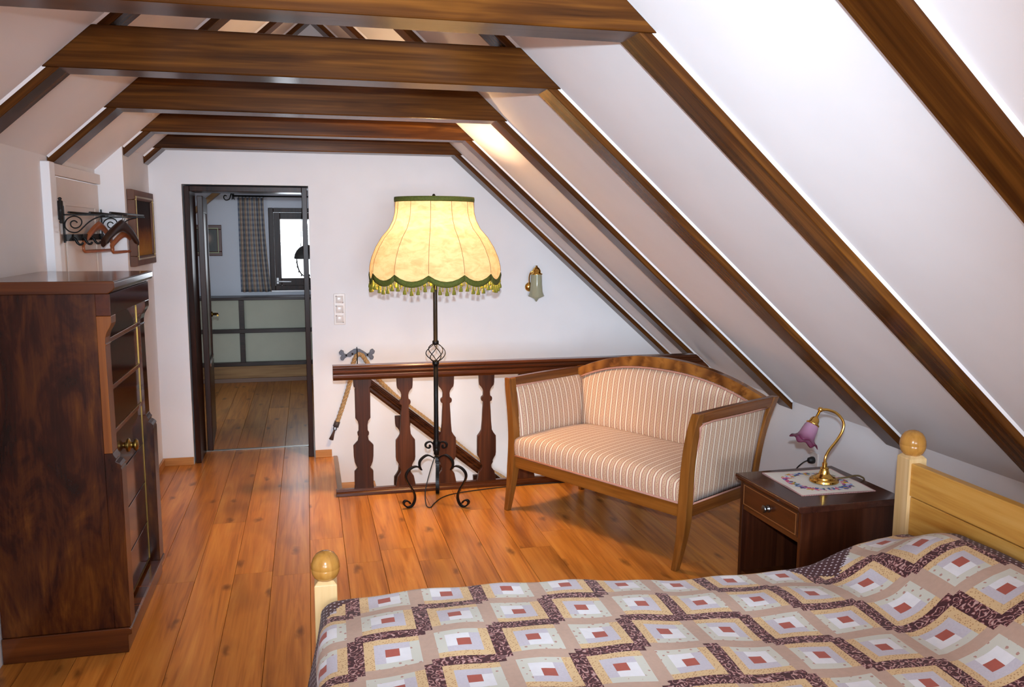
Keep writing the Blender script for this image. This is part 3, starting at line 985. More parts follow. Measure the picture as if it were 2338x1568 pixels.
off = Vector((0.16, YW - 0.038, 0.2))
L = 0
cum = [0]
for a, b_ in zip(core, core[1:]):
    L += (b_ - a).length
    cum.append(L)
N = int(L / 0.011)
for s_ in range(3):
    P = []
    j = 0
    for i in range(N + 1):
        d = L * i / N
        while j < len(cum) - 2 and cum[j + 1] < d:
            j += 1
        u_ = (d - cum[j]) / max(1e-6, cum[j + 1] - cum[j])
        p = core[j].lerp(core[j + 1], u_)
        t = (core[j + 1] - core[j]).normalized()
        n1 = Vector((0, 1, 0))
        n2 = t.cross(n1)
        a = 2 * pi * (d / 0.085 + s_ / 3)
        P.append(p + (n1 * cos(a) + n2 * sin(a)) * 0.0085 - off)
    MB().tube(P, 0.0095, 6).build('strand', rope_m.m, rope)
M_tass = plain('dark_grey_leather', (70, 58, 56), 0.6)
tdir = (core[0] - core[6]).normalized()
base_ = core[0] - off
MB().tube([base_ - tdir * 0.035, base_ + tdir * 0.006], 0.0205, 12).build('end_ferrule', M_tass, rope)
e = base_ + tdir * 0.02
MB().tube([e + Vector((0.011 * cos(a), 0, 0.014 * sin(a))) for a in [k * pi / 6 for k in range(12)]], 0.003, 6, 0, True).build('end_ring', M_iron, rope)
MB().tube([e + tdir * 0.012, e + tdir * 0.04, e + tdir * 0.085], [0.007, 0.009, 0.017], 8).build('end_tassel', plain('brown_tassel', (70, 46, 38), 0.7), rope)

# ================================================================== BALUSTRADES
prof4 = [(0.020, 0.060), (0.045, 0.061), (0.060, 0.058), (0.10, 0.050), (0.125, 0.032), (0.140, 0.030), (0.160, 0.041), (0.172, 0.040), (0.185, 0.046), (0.205, 0.058), (0.225, 0.061), (0.30, 0.061), (0.335, 0.060), (0.355, 0.045), (0.375, 0.034), (0.43, 0.029), (0.50, 0.026), (0.560, 0.022), (0.566, 0.033), (0.578, 0.036), (0.590, 0.034), (0.598, 0.023), (0.625, 0.021), (0.640, 0.025), (0.655, 0.034), (0.668, 0.046), (0.685, 0.049), (0.735, 0.051)]
prof1 = [(0.020, 0.060), (0.055, 0.060), (0.06, 0.058), (0.15, 0.058), (0.163, 0.046), (0.172, 0.038), (0.185, 0.045), (0.21, 0.055), (0.245, 0.060), (0.315, 0.062), (0.330, 0.048), (0.345, 0.034), (0.375, 0.028), (0.382, 0.034), (0.398, 0.036), (0.408, 0.028), (0.445, 0.027), (0.470, 0.032), (0.490, 0.046), (0.67, 0.047), (0.680, 0.044), (0.690, 0.053), (0.735, 0.056)]


def baluster_mesh(prof, key):
    pts = [(w, z) for z, w in prof] + [(-w, z) for z, w in prof[::-1]]
    return MB().prism(pts, 1, -0.015, 0.015).mesh(key, M_bal)


bm1, bm4 = baluster_mesh(prof1, 'baluster'), baluster_mesh(prof4, 'baluster')
gal = thing('gallery_railing', 'dark wooden railing with cut-out board balusters in front of the stairwell', 'railing', (1.4, YR, 0))


def put(name, me, parent, loc, sc=None, bevel=0.003):
    o = bpy.data.objects.new(name, me)
    COL.objects.link(o)
    o.parent = parent
    o.location = loc
    if sc:
        o.scale = sc
    if bevel:
        md = o.modifiers.new('bevel', 'BEVEL')
        md.width = bevel
        md.segments = 2
        md.limit_method = 'ANGLE'
        md.angle_limit = radians(40)
    return o


for k in range(8):
    put('baluster', bm1 if k == 0 else bm4, gal, (0.310 + 0.2615 * k - 1.4, 0, 0))
hr = [(-0.040, 0.752), (-0.040, 0.768), (-0.034, 0.774), (-0.041, 0.780), (-0.043, 0.788), (-0.036, 0.794), (-0.034, 0.800), (-0.042, 0.808), (-0.042, 0.816), (-0.034, 0.824), (0.034, 0.824), (0.042, 0.816), (0.042, 0.808), (0.034, 0.800), (0.036, 0.794), (0.043, 0.788), (0.041, 0.780), (0.034, 0.774), (0.040, 0.768), (0.040, 0.752), (0.034, 0.735), (-0.034, 0.735)]
ob = MB()
pa = hr[::-1]
xe = lambda z: XR + (ZR - EXP - z) / SL - 0.004
ob.sweep([[(0.133 - 1.4, y, z) for y, z in pa], [(xe(z) - 1.4, y, z) for y, z in pa]], 0, False)
ob.build('handrail', M_rail, gal, 0.0015, True)
ob = MB()
br_ = [(-0.036, 0.001), (-0.036, 0.018), (-0.028, 0.026), (-0.016, 0.028), (-0.016, 0.040), (0.016, 0.040), (0.03, 0.028), (0.03, 0.001)]
ob.prism(br_, 0, 0.137 - 1.4, XKR - 0.03 - 1.4)
ob.build('bottom_rail', M_rail, gal, 0.0015, True)
# stair railing behind it, running down to the right
stairrail = thing('stair_railing', 'sloping dark stair handrail seen through the gallery railing', 'railing', (0.45, YR + 0.12, 0.0))
SLP = -0.83
hz = lambda x: 0.667 + SLP * (x - 0.375)
ob = MB()
pa = [(y, (z - 0.78) * 1.0) for y, z in hr[::-1]]
x0s, x1s = 0.335, 2.0
ob.sweep([[(x - 0.45, y, hz(x) + z) for y, z in pa] for x in (x0s, x1s)], 0, False)
ob.build('handrail', M_rail, stairrail, 0.0015, True)
for k in range(1, 5):
    x = 0.315 + 0.255 * k
    zt = hz(x) - 0.04
    put('baluster', bm4, stairrail, (x - 0.45, 0.0, zt - 0.735))

# ================================================================== FLOOR LAMP
LX, LY = 0.728, 4.955
lamp = thing('floor_lamp', 'wrought iron floor lamp with a lit cream bell shade and green fringe', 'floor lamp', (LX, LY, 0))
MB().lathe([(0.010, 0.30), (0.0165, 0.305), (0.0165, 0.345), (0.014, 0.350), (0.0145, 0.40), (0.0135, 0.60), (0.014, 0.862)], 14).build('lower_pole', M_iron, lamp)
MB().lathe([(0.019, 0.855), (0.020, 0.860), (0.020, 0.872), (0.012, 0.880)], 14).build('collar', M_iron, lamp)
MB().lathe([(0.019, 0.345), (0.020, 0.35), (0.020, 0.385), (0.019, 0.39)], 14).build('collar', M_iron, lamp)
MB().lathe([(0.010, 0.972), (0.019, 0.976), (0.019, 0.996), (0.0125, 1.000), (0.0125, 1.30), (0.012, 1.56), (0.006, 1.57)], 14).build('upper_pole', M_iron, lamp)
MB().lathe([(0.006, 1.565), (0.016, 1.568), (0.016, 1.60), (0.012, 1.605)], 12).build('socket', M_brass_old, lamp)
MB().lathe([(0.003, 1.60), (0.003, 1.838), (0.009, 1.840), (0.010, 1.848), (0.006, 1.856), (0, 1.858)], 10, (0, 0.02, 0)).build('finial', M_iron, lamp)
for k in range(6):
    pts = []
    for i in range(15):
        t = i / 14
        a = 2 * pi * (k / 6) + 1.5 * (t - 0.5)
        r = 0.010 + 0.048 * sin(pi * t) ** 0.75
        pts.append((r * cos(a), r * sin(a), 0.872 + 0.108 * t))
    MB().tube(pts, 0.0028, 6).build('basket_wire', M_iron, lamp)
zx = lambda X: X / 530.0 * 0.188


def legpt(X, Y):
    return (zx(X), max(0.0, (1310 + 95 * (X / 530.0) - Y) * 0.00033))


legp = [(45, 470), (155, 420), (245, 460), (312, 540), (318, 630), (287, 702), (325, 655), (395, 638), (485, 680), (555, 760), (572, 850), (525, 960), (448, 1080), (412, 1180), (418, 1280), (465, 1370), (540, 1400), (605, 1362), (618, 1312), (578, 1278), (520, 1298), (500, 1335)]
scr = [(40, 330), (52, 215), (105, 158), (170, 170), (205, 215), (190, 262), (145, 272), (118, 245), (128, 215)]


def ribbon(mb, P2, w, th, az):
    P = smoothpath([(x, 0, z) for x, z in P2], 3)
    secs = []
    ca, sa = cos(az), sin(az)
    for i, p in enumerate(P):
        t = (P[min(i + 1, len(P) - 1)] - P[max(i - 1, 0)]).normalized()
        n = Vector((-t.z, 0, t.x)) * th / 2
        ring = []
        for sx, sy in ((1, 1), (1, -1), (-1, -1), (-1, 1)):
            q = p + n * sx + Vector((0, w / 2 * sy, 0))
            ring.append((q.x * ca - q.y * sa, q.x * sa + q.y * ca, q.z))
        secs.append(ring)
    mb.sweep(secs, 0, False)


for az in (atan2(-0.058, -0.179), atan2(-0.117, 0.145), radians(80)):
    mb = MB()
    ribbon(mb, [(x, z + 0.004) for x, z in (legpt(*p) for p in legp)], 0.022, 0.008, az)
    mb.build('leg', M_iron, lamp, 0.001, True)
    mb = MB()
    ribbon(mb, [legpt(*p) for p in scr], 0.016, 0.008, az)
    mb.build('scroll', M_iron, lamp, 0.001, True)
# shade
shade_m = NT('lit_cream_fabric')
tc = shade_m.new('ShaderNodeTexCoord')
nz = shade_m.noise(shade_m.mapping(tc.outputs['Object'], (1, 1, 2.2)), 11, 6, 0.7, 0.5)
nw = shade_m.noise(shade_m.mapping(tc.outputs['Object'], (1, 1, 1)), 260, 2)
cc = shade_m.ramp(nz.outputs[0], [(0.35, rgba((206, 168, 122))), (0.6, rgba((224, 196, 152)))])
tl = shade_m.new('ShaderNodeBsdfTranslucent')
df = shade_m.new('ShaderNodeBsdfDiffuse')
mx = shade_m.new('ShaderNodeMixShader')
mx.inputs[0].default_value = 0.38
shade_m.link(shade_m.mix(1.0, cc, (0.36, 0.46, 0.62, 1), 'MULTIPLY'), tl.inputs[0])
shade_m.link(cc, df.inputs[0])
shade_m.link(df.outputs[0], mx.inputs[1])
shade_m.link(tl.outputs[0], mx.inputs[2])
shade_m.link(mx.outputs[0], shade_m.n['Material Output'].inputs[0])
SP = [(1.812, 0.226), (1.748, 0.230), (1.704, 0.241), (1.655, 0.266), (1.606, 0.309), (1.548, 0.345), (1.489, 0.370), (1.441, 0.382), (1.40, 0.385), (1.36, 0.384)]
SEAM0 = radians(-90 + 16.5)
NP_, NS = 12, 6


def shade_pt(k, s, z, push=0.0):
    u_ = s / NS
    a = SEAM0 + 2 * pi * (k + u_) / NP_
    r = interp([(-z_, r_) for z_, r_ in SP], -z) + push
    da = 2 * pi / NP_ * (u_ - 0.5)
    r *= 1 - 0.75 * (1 - cos(pi / NP_) / cos(da))
    return (r * cos(a), r * sin(a), z)


def scallop(s):
    u_ = s / NS
    return 1.404 - 0.036 * sin(pi * u_) ** 0.8


zz = [1.812, 1.79, 1.748, 1.725, 1.704, 1.68, 1.655, 1.63, 1.606, 1.577, 1.548, 1.518, 1.489, 1.465, 1.441]
sh0 = None
for k in range(NP_):
    rows = []
    for z in zz + [None]:
        rows.append([shade_pt(k, s, z if z else scallop(s) - 0.010) for s in range(NS + 1)])
    o = MB().grid(rows).build('shade_panel', shade_m.m, lamp)
    if k == 0:
        sh0 = o
M_green = plain('green_braid', (84, 92, 28), 0.8, var=0.3, bscale=140, bump=0.6)
M_greeny = plain('green_gold_tassel', (124, 122, 30), 0.75, var=0.35, bscale=160, bump=0.5)
M_seam = plain('seam_piping', (150, 100, 56), 0.8)
for k in range(NP_):
    MB().tube([shade_pt(k, 0, z, 0.0012) for z in zz + [1.41]], 0.0013, 5).build('seam', M_seam, lamp)
ring = [(0.229 * cos(2 * pi * i / 72), 0.229 * sin(2 * pi * i / 72)) for i in range(72)]
secs = [[(x * f_, y * f_, z) for f_, z in ((0.985, 1.808), (1.012, 1.808), (1.02, 1.822), (1.012, 1.836), (0.985, 1.836))] for x, y in ring]
MB().sweep(secs + secs[:1], 0, True, False).build('top_braid', M_green, lamp)
for k in range(NP_):
    inner, outer = [], []
    for s in range(NS + 1):
        zt = scallop(s)
        p0, p1, p2 = shade_pt(k, s, zt, 0.003), shade_pt(k, s, zt - 0.016, 0.006), shade_pt(k, s, zt - 0.034, 0.003)
        q0, q2 = shade_pt(k, s, zt, -0.002), shade_pt(k, s, zt - 0.034, -0.003)
        outer.append([p0, p1, p2, q2, q0])
    MB().sweep(outer, 0, True).build('scallop_braid', M_green, lamp)
# tassels
tm = MB().lathe([(0.0, -0.046), (0.0105, -0.045), (0.0095, -0.032), (0.0060, -0.020), (0.0036, -0.015), (0.0055, -0.011), (0.0045, -0.006), (0.0015, -0.003), (0.0012, 0.004)], 9, (0, 0, 0), 0, None, False, lambda a, k: 1 + (0.12 * cos(3 * a) if k < 3 else 0)).mesh('tassel', M_greeny)
tm2 = MB().lathe([(0.0, -0.024), (0.0042, -0.023), (0.0030, -0.012), (0.0026, 0.003)], 6, (0, 0, 0), 0, None, False).mesh('fringe_thread', plain('gold_fringe', (170, 150, 44), 0.7))
for k in range(NP_):
    for q in range(5):
        s = (q + 0.5) / 5 * NS
        p = shade_pt(k, s, scallop(s) - 0.034, 0.0)
        for me, nm, ds in ((tm, 'tassel', 0), (tm2, 'fringe_thread', 0.6)):
            if nm == 'fringe_thread':
                p = shade_pt(k, s + 0.5, scallop(min(s + 0.5, NS)) - 0.034, 0.0)
            o = bpy.data.objects.new(nm, me)
            COL.objects.link(o)
            o.parent = lamp
            o.location = (p[0], p[1], p[2] + 0.002)
            o.rotation_euler = (0, 0, random.uniform(0, 3))
# wire spider, bulb and the bulb's light
for a in (0, 2 * pi / 3, 4 * pi / 3):
    MB().tube([(0.004 * cos(a), 0.004 * sin(a), 1.80), (0.226 * cos(a), 0.226 * sin(a), 1.812)], 0.0016, 5).build('shade_wire', M_brass_old, lamp)
bulb_m = NT('warm_bulb')
bulb_m.b.inputs['Base Color'].default_value = (1, 0.9, 0.75, 1)
bulb_m.b.inputs['Emission Color'].default_value = (1.0, 0.72, 0.42, 1)
bulb_m.b.inputs['Emission Strength'].default_value = 6.0
for a in (0.6, 0.6 + pi):
    MB().lathe([(0.010, 1.605), (0.014, 1.615), (0.024, 1.64), (0.027, 1.66), (0.022, 1.68), (0.010, 1.692), (0, 1.694)], 14, (0.06 * cos(a), 0.06 * sin(a), 0)).build('bulb', bulb_m.m, lamp)
    MB().tube([(0, 0, 1.585), (0.04 * cos(a), 0.04 * sin(a), 1.583), (0.06 * cos(a), 0.06 * sin(a), 1.607)], 0.006, 6).build('bulb_arm', M_brass_old, lamp)
lb = light('lamp_light', 'POINT', (LX, LY, 1.59), 66, (1.0, 0.67, 0.36), 0.11)
# cord
cp = [(-0.01, -0.012, 0.30), (-0.045, -0.02, 0.20), (-0.075, -0.04, 0.09), (-0.073, -0.06, 0.012), (-0.05, -0.085, 0.0045), (-0.02, -0.02, 0.0045), (0.05, 0.09, 0.0045), (0.16, 0.155, 0.0045), (0.40, 0.205, 0.0045), (0.62, 0.225, 0.0045), (0.95, 0.225, 0.0045), (1.5, 0.222, 0.0045)]
MB().tube(smoothpath(cp, 6), 0.0032, 6).build('cord', M_black, lamp)

# ================================================================== SOFA
SA = atan2(-0.8738, 0.4863)
sofa = thing('sofa', 'striped two-seat sofa with a curved walnut frame', 'sofa', (1.46, 4.229, 0), SA)


def stripes(name, axis, per=0.043):
    t = NT(name)
    tc = t.new('ShaderNodeTexCoord')
    sp = t.new('ShaderNodeSeparateXYZ')
    t.link(tc.outputs['Object'], sp.inputs[0])
    f_ = t.math('FRACT', t.math('MULTIPLY', sp.outputs[axis], 1 / per))
    c = t.ramp(f_, [(0.0, rgba((226, 208, 182))), (0.27, rgba((146, 70, 70))), (0.355, rgba((198, 165, 136))), (0.915, rgba((146, 70, 70)))], 'CONSTANT')
    # small woven flowers in the tan stripe
    ctr = t.math('ABSOLUTE', t.math('SUBTRACT', f_, 0.625))
    z = t.math('ADD', sp.outputs[2], sp.outputs[1 if axis == 0 else 0])
    zf = t.math('FRACT', t.math('MULTIPLY', z, 1 / 0.022))
    w = t.math('MULTIPLY', t.math('SINE', t.math('MULTIPLY', zf, 2 * pi)), 0.10)
    d = t.math('ABSOLUTE', t.math('SUBTRACT', t.math('SUBTRACT', f_, 0.625), w))
    dot = t.math('MULTIPLY', t.math('LESS_THAN', d, 0.055), t.math('LESS_THAN', t.math('FRACT', t.math('MULTIPLY', z, 1 / 0.011)), 0.55))
    c = t.mix(t.math('MULTIPLY', dot, 0.55), c, rgba((150, 96, 84)))
    t.link(c, t.b.inputs['Base Color'])
    t.b.inputs['Roughness'].default_value = 0.75
    t.b.inputs['Sheen Weight'].default_value = 0.15
    nz = t.noise(tc.outputs['Object'], 500, 2)
    t.bump(nz.outputs[0], 0.15, 0.001)
    return t.m


M_st_x, M_st_y = stripes('striped_fabric', 0), stripes('striped_fabric_arm', 1)
M_pipe = plain('dusty_pink_gimp', (182, 130, 112), 0.8, var=0.12, bscale=200)
arch = lambda u_: 0.918 - 0.150 * abs(u_ / 0.69) ** 2.1 if abs(u_) < 0.69 else 0.768
uph = lambda u_: 0.852 - 0.125 * abs(u_ / 0.64) ** 2.3
# legs and stiles
for s in (-1, 1):
    path = smoothpath([(0.610 * s, -0.050, 0.0), (0.614 * s, -0.030, 0.08), (0.618 * s, -0.008, 0.18), (0.618 * s, 0.004, 0.29), (0.619 * s, 0.010, 0.42), (0.625 * s, 0.010, 0.52), (0.636 * s, 0.010, 0.62), (0.652 * s, 0.012, 0.71), (0.668 * s, 0.020, 0.782)], 3)
    sz = [(0.030 + 0.024 * min(1, p.z / 0.25) - 0.010 * max(0, (p.z - 0.35) / 0.43), 0.034 + 0.020 * min(1, p.z / 0.25)) for p in path]
    MB().sweep(rect_path([tuple(p) for p in path], sz)).build('front_leg', M_walnut, sofa, 0.004, True)
    path = smoothpath([(0.590 * s, 0.575, 0.0), (0.602 * s, 0.580, 0.10), (0.612 * s, 0.595, 0.25), (0.618 * s, 0.610, 0.40), (0.632 * s, 0.628, 0.55), (0.655 * s, 0.650, 0.68), (0.684 * s, 0.668, 0.785)], 3)
    sz = [(0.028 + 0.020 * min(1, p.z / 0.25), 0.030 + 0.020 * min(1, p.z / 0.25)) for p in path]
    MB().sweep(rect_path([tuple(p) for p in path], sz)).build('rear_leg', M_walnut, sofa, 0.004, True)
    # side rail, arm rail
    MB().box(*(sorted((0.604 * s, 0.634 * s))), 0.02, 0.575, 0.256, 0.322).build('side_rail', M_walnut_y, sofa, 0.004)
    secs = []
    for i in range(9):
        v_ = -0.006 + 0.68 * i / 8
        uo = 0.672 + 0.016 * i / 8
        zt = 0.784 + 0.004 * sin(pi * i / 8)
        secs.append([((uo - 0.030) * s, v_, zt - 0.052), ((uo + 0.004) * s, v_, zt - 0.052), ((uo + 0.014) * s, v_, zt - 0.004), ((uo + 0.008) * s, v_, zt), ((uo - 0.022) * s, v_, zt)])
    MB().sweep(secs).build('arm_rail', M_walnut_y, sofa, 0.003, True)
    # upholstered arm: inner and outer faces
    ri, ro = [], []
    for i in range(9):
        t = i / 8
        a_, b_ = [], []
        for j in range(11):
            q = j / 10
            bul = (1 - (2 * t - 1) ** 4) * (1 - (2 * q - 1) ** 4)
            ui = (0.588 + 0.055 * t ** 1.6 - 0.018 * bul)
            uo = (0.628 + 0.040 * t ** 1.6 + 0.006 * bul)
            v_ = 0.030 + (0.56 + 0.06 * t) * q
            a_.append((ui * s, v_, 0.40 + 0.338 * t))
            b_.append((uo * s, v_, 0.320 + 0.418 * t))
        ri.append(a_)
        ro.append(b_)
    mb = MB().grid(ri).grid(ro)
    n = 11
    o2 = 9 * 11
    for i in range(8):
        mb.face((i * n, (i + 1) * n, o2 + (i + 1) * n, o2 + i * n))
        mb.face((i * n + n - 1, (i + 1) * n + n - 1, o2 + (i + 1) * n + n - 1, o2 + i * n + n - 1))
    for j in range(n - 1):
        mb.face((8 * n + j, 8 * n + j + 1, o2 + 8 * n + j + 1, o2 + 8 * n + j))
        mb.face((j, j + 1, o2 + j + 1, o2 + j))
    mb.build('arm_panel', M_st_y, sofa, 0, True)
    pp = [((0.640) * s, 0.036, 0.325), ((0.642) * s, 0.036, 0.52), (0.667 * s, 0.040, 0.66), (0.683 * s, 0.044, 0.729), (0.686 * s, 0.33, 0.731), (0.692 * s, 0.60, 0.733)]
    MB().tube(smoothpath(pp, 3), 0.005, 6).build('piping', M_pipe, sofa)
    MB().tube([(0.640 * s, 0.036, 0.325), (0.640 * s, 0.57, 0.325)], 0.005, 6).build('piping', M_pipe, sofa)
    pp = [(0.640 * s, 0.03, 0.731), (0.645 * s, 0.3, 0.735), (0.65 * s, 0.58, 0.733)]
    MB().tube(pp, 0.005, 6).build('piping', M_pipe, sofa)
# front and back seat rails
MB().box(-0.592, 0.592, -0.012, 0.022, 0.256, 0.322).build('front_rail', M_walnut_x, sofa, 0.004)
MB().box(-0.592, 0.592, 0.585, 0.615, 0.256, 0.322).build('back_rail', M_walnut_x, sofa, 0.004)
MB().tube([(-0.592, -0.010, 0.327), (0.592, -0.010, 0.327)], 0.006, 6).build('piping', M_pipe, sofa)
# seat
rows = []
sp_ = [(-0.008, 0.326), (-0.014, 0.36), (-0.014, 0.395), (-0.008, 0.425), (0.010, 0.447), (0.035, 0.458), (0.08, 0.464), (0.16, 0.469), (0.27, 0.472), (0.38, 0.470), (0.48, 0.464), (0.56, 0.455), (0.58, 0.44), (0.58, 0.33)]
for v_, z in sp_:
    row = []
    for j in range(21):
        u_ = -0.596 + 1.192 * j / 20
        e_ = (1 - (abs(u_) / 0.596) ** 6)
        row.append((u_, v_, z - 0.030 * (1 - e_) * (z > 0.42) * max(0, (z - 0.42) / 0.05) + 0.0))
    rows.append(row)
MB().grid(rows).build('seat', M_st_x, sofa, 0, False)
# back upholstery
rf, rbk = [], []
for i in range(13):
    t = i / 12
    a_, b_ = [], []
    for j in range(33):
        u_ = -0.635 + 1.27 * j / 32
        wfac = 0.93 + 0.07 * t
        zt = uph(u_)
        z = 0.43 + (zt - 0.43) * t
        bul = (1 - (2 * t - 1) ** 6) * (1 - (u_ / 0.64) ** 8)
        a_.append((u_ * wfac, 0.555 + 0.055 * t - 0.026 * bul, z))
        b_.append((u_ * wfac, 0.605 + 0.035 * t, z))
    rf.append(a_)
    rbk.append(b_)
mb = MB().grid(rf).grid(rbk)
n, o2 = 33, 13 * 33
for i in range(12):
    mb.face((i * n, (i + 1) * n, o2 + (i + 1) * n, o2 + i * n))
    mb.face((i * n + n - 1, (i + 1) * n + n - 1, o2 + (i + 1) * n + n - 1, o2 + i * n + n - 1))
for j in range(n - 1):
    mb.face((12 * n + j, 12 * n + j + 1, o2 + 12 * n + j + 1, o2 + 12 * n + j))
    mb.face((j, j + 1, o2 + j + 1, o2 + j))
mb.build('backrest', M_st_x, sofa, 0, True)
# crest rail of figured walnut
fig = NT('figured_walnut_veneer')
tc = fig.new('ShaderNodeTexCoord')
sp2 = fig.new('ShaderNodeSeparateXYZ')
fig.link(tc.outputs['Object'], sp2.inputs[0])
nz = fig.noise(fig.mapping(tc.outputs['Object'], (1, 1, 2)), 6, 4, 0.6, 0.6)
ab = fig.math('PINGPONG', sp2.outputs[0], 0.12)
wv = fig.math('SINE', fig.math('ADD', fig.math('MULTIPLY', fig.math('SUBTRACT', ab, fig.math('MULTIPLY', sp2.outputs[2], 0.45)), 60), fig.math('MULTIPLY', nz.outputs[0], 9)))
cc = fig.ramp(fig.math('ADD', fig.math('MULTIPLY', wv, 0.13), nz.outputs[0]), [(0.28, rgba((84, 44, 14))), (0.5, rgba((124, 74, 28))), (0.75, rgba((152, 98, 40)))])
fig.link(cc, fig.b.inputs['Base Color'])
fig.b.inputs['Roughness'].default_value = 0.25
fig.b.inputs['Coat Weight'].default_value = 0.3
secs = []
for j in range(41):
    u_ = -0.692 + 1.384 * j / 40
    zt = arch(u_)
    zb = min(uph(max(-0.64, min(0.64, u_))) + 0.004, zt - 0.035)
    secs.append([(u_, 0.594, zb), (u_, 0.646, zb), (u_, 0.652, zt), (u_, 0.606, zt)])
MB().sweep(secs).build('crest_rail', fig.m, sofa, 0.003, True)
MB().tube([(u_ * 0.995, 0.592, uph(u_) - 0.002) for u_ in [-0.63 + 1.26 * j / 30 for j in range(31)]], 0.006, 6).build('piping', M_pipe, sofa)

# ================================================================== NIGHTSTAND
NX0, NX1, NY0, NY1, NZ = 1.905, 2.415, 2.955, 3.465, 0.54
nsx, nsy = (NX0 + NX1) / 2, (NY0 + NY1) / 2
ns = thing('nightstand', 'dark mahogany nightstand with one drawer beside the bed', 'nightstand', (nsx, nsy, 0), radians(1.0))
hx, hy = (NX1 - NX0) / 2, (NY1 - NY0) / 2
m = MB().prism([(-hx + 0.012, NZ - 0.030), (-hx + 0.004, NZ - 0.020), (-hx, NZ - 0.014), (-hx, NZ - 0.004), (-hx + 0.004, NZ), (hx, NZ), (hx, NZ - 0.030)], 1, -hy, hy)
m.build('top', M_night_t, ns, 0.004)
for s in (-1, 1):
    MB().box(-hx + 0.024, hx - 0.004, s * (hy - 0.012) - (0.022 if s > 0 else 0), s * (hy - 0.012) + (0.022 if s < 0 else 0), 0, NZ - 0.030).build('side', M_night, ns, 0.003)
MB().box(hx - 0.02, hx - 0.006, -hy + 0.034, hy - 0.034, 0.03, NZ - 0.030).build('back', M_night, ns)
MB().box(-hx + 0.030, hx - 0.02, -hy + 0.034, hy - 0.034, 0.06, 0.08).build('shelf', M_night_y, ns)
MB().box(-hx + 0.030, hx - 0.02, -hy + 0.034, hy - 0.034, NZ - 0.165, NZ - 0.145).build('divider', M_night_y, ns)
dr = MB().box(-hx + 0.022, -hx + 0.042, -hy + 0.036, hy - 0.036, NZ - 0.143, NZ - 0.036).build('drawer', M_night_y, ns, 0.003)
l = MB()
a0, a1, b0, b1, xx = -hy + 0.046, hy - 0.046, NZ - 0.135, NZ - 0.044, -hx + 0.0208
l.box(xx, xx + 0.003, a0, a1, b0, b0 + 0.003).box(xx, xx + 0.003, a0, a1, b1 - 0.003, b1).box(xx, xx + 0.003, a0, a0 + 0.003, b0 + 0.003, b1 - 0.003).box(xx, xx + 0.003, a1 - 0.003, a1, b0 + 0.003, b1 - 0.003)
l.build('inlay_line', plain('inlay', (140, 92, 52), 0.4), dr)
MB().lathe([(0.017, 0), (0.017, 0.004), (0.009, 0.008), (0.009, 0.014), (0.016, 0.018), (0.017, 0.024), (0.008, 0.029), (0, 0.030)], 16, (-hx + 0.022, 0, NZ - 0.090), 0, Matrix.Rotation(radians(-90), 3, 'Y')).build('knob', M_chrome, dr)

# doily
DW, DD = 0.352, 0.342
dt = NT('embroidered_linen')
tc = dt.new('ShaderNodeTexCoord')
sp3 = dt.new('ShaderNodeSeparateXYZ')
dt.link(tc.outputs['Object'], sp3.inputs[0])
px_, py_ = sp3.outputs[0], sp3.outputs[1]
rad = dt.math('SQRT', dt.math('ADD', dt.math('POWER', dt.math('ABSOLUTE', dt.math('MULTIPLY', px_, 1 / 0.118)), 3.0), dt.math('POWER', dt.math('ABSOLUTE', dt.math('MULTIPLY', py_, 1 / 0.114)), 3.0)))
nz = dt.noise(tc.outputs['Object'], 60, 2)
band = dt.math('ABSOLUTE', dt.math('SUBTRACT', dt.math('ADD', rad, dt.math('MULTIPLY', dt.math('SUBTRACT', nz.outputs[0], 0.5), 0.7)), 1.0))
vo = dt.new('ShaderNodeTexVoronoi')
vo.inputs['Scale'].default_value = 62
dt.link(tc.outputs['Object'], vo.inputs['Vector'])
hue = dt.new('ShaderNodeSeparateColor')
dt.link(vo.outputs['Color'], hue.inputs[0])
fc = dt.ramp(hue.outputs[0], [(0.0, rgba((70, 98, 160))), (0.28, rgba((140, 168, 206))), (0.42, rgba((206, 92, 130))), (0.58, rgba((230, 150, 170))), (0.70, rgba((206, 160, 60))), (0.82, rgba((110, 52, 92))), (0.92, rgba((96, 120, 90)))], 'CONSTANT')
inb = dt.math('MULTIPLY', dt.math('LESS_THAN', band, 0.24), dt.math('GREATER_THAN', hue.outputs[1], 0.22))
lc = dt.mix(inb, rgba((226, 218, 206)), fc)
edge = dt.math('MAXIMUM', dt.math('MULTIPLY', dt.math('ABSOLUTE', px_), 2 / DW), dt.math('MULTIPLY', dt.math('ABSOLUTE', py_), 2 / DD))
ck = dt.math('GREATER_THAN', dt.math('SINE', dt.math('MULTIPLY', dt.math('ADD', px_, py_), 2 * pi / 0.008)), 0.0)
em = dt.math('MULTIPLY', dt.math('GREATER_THAN', edge, 0.965), ck)
lc = dt.mix(em, lc, rgba((176, 40, 60)))
dt.link(lc, dt.b.inputs['Base Color'])
dt.b.inputs['Roughness'].default_value = 0.9
rows = []
for i in range(19):
    row = []
    for j in range(19):
        a_, b_ = -1 + 2 * i / 18, -1 + 2 * j / 18
        row.append((b_ * DW / 2, a_ * DD / 2, 0.0035 + 0.0012 * sin(5 * a_ + 3 * b_)))
    rows.append(row)
mb = MB().grid(rows)
mb.box(-DW / 2, DW / 2, -DD / 2, DD / 2, 0.0003, 0.0015)
doily = mb.build('embroidered_doily', dt.m)
doily.location = (2.186, 3.246, NZ)
doily.rotation_euler = (0, 0, radians(-1.5))
tag(doily, 'white linen doily with a wreath of embroidered flowers on the nightstand', 'doily')

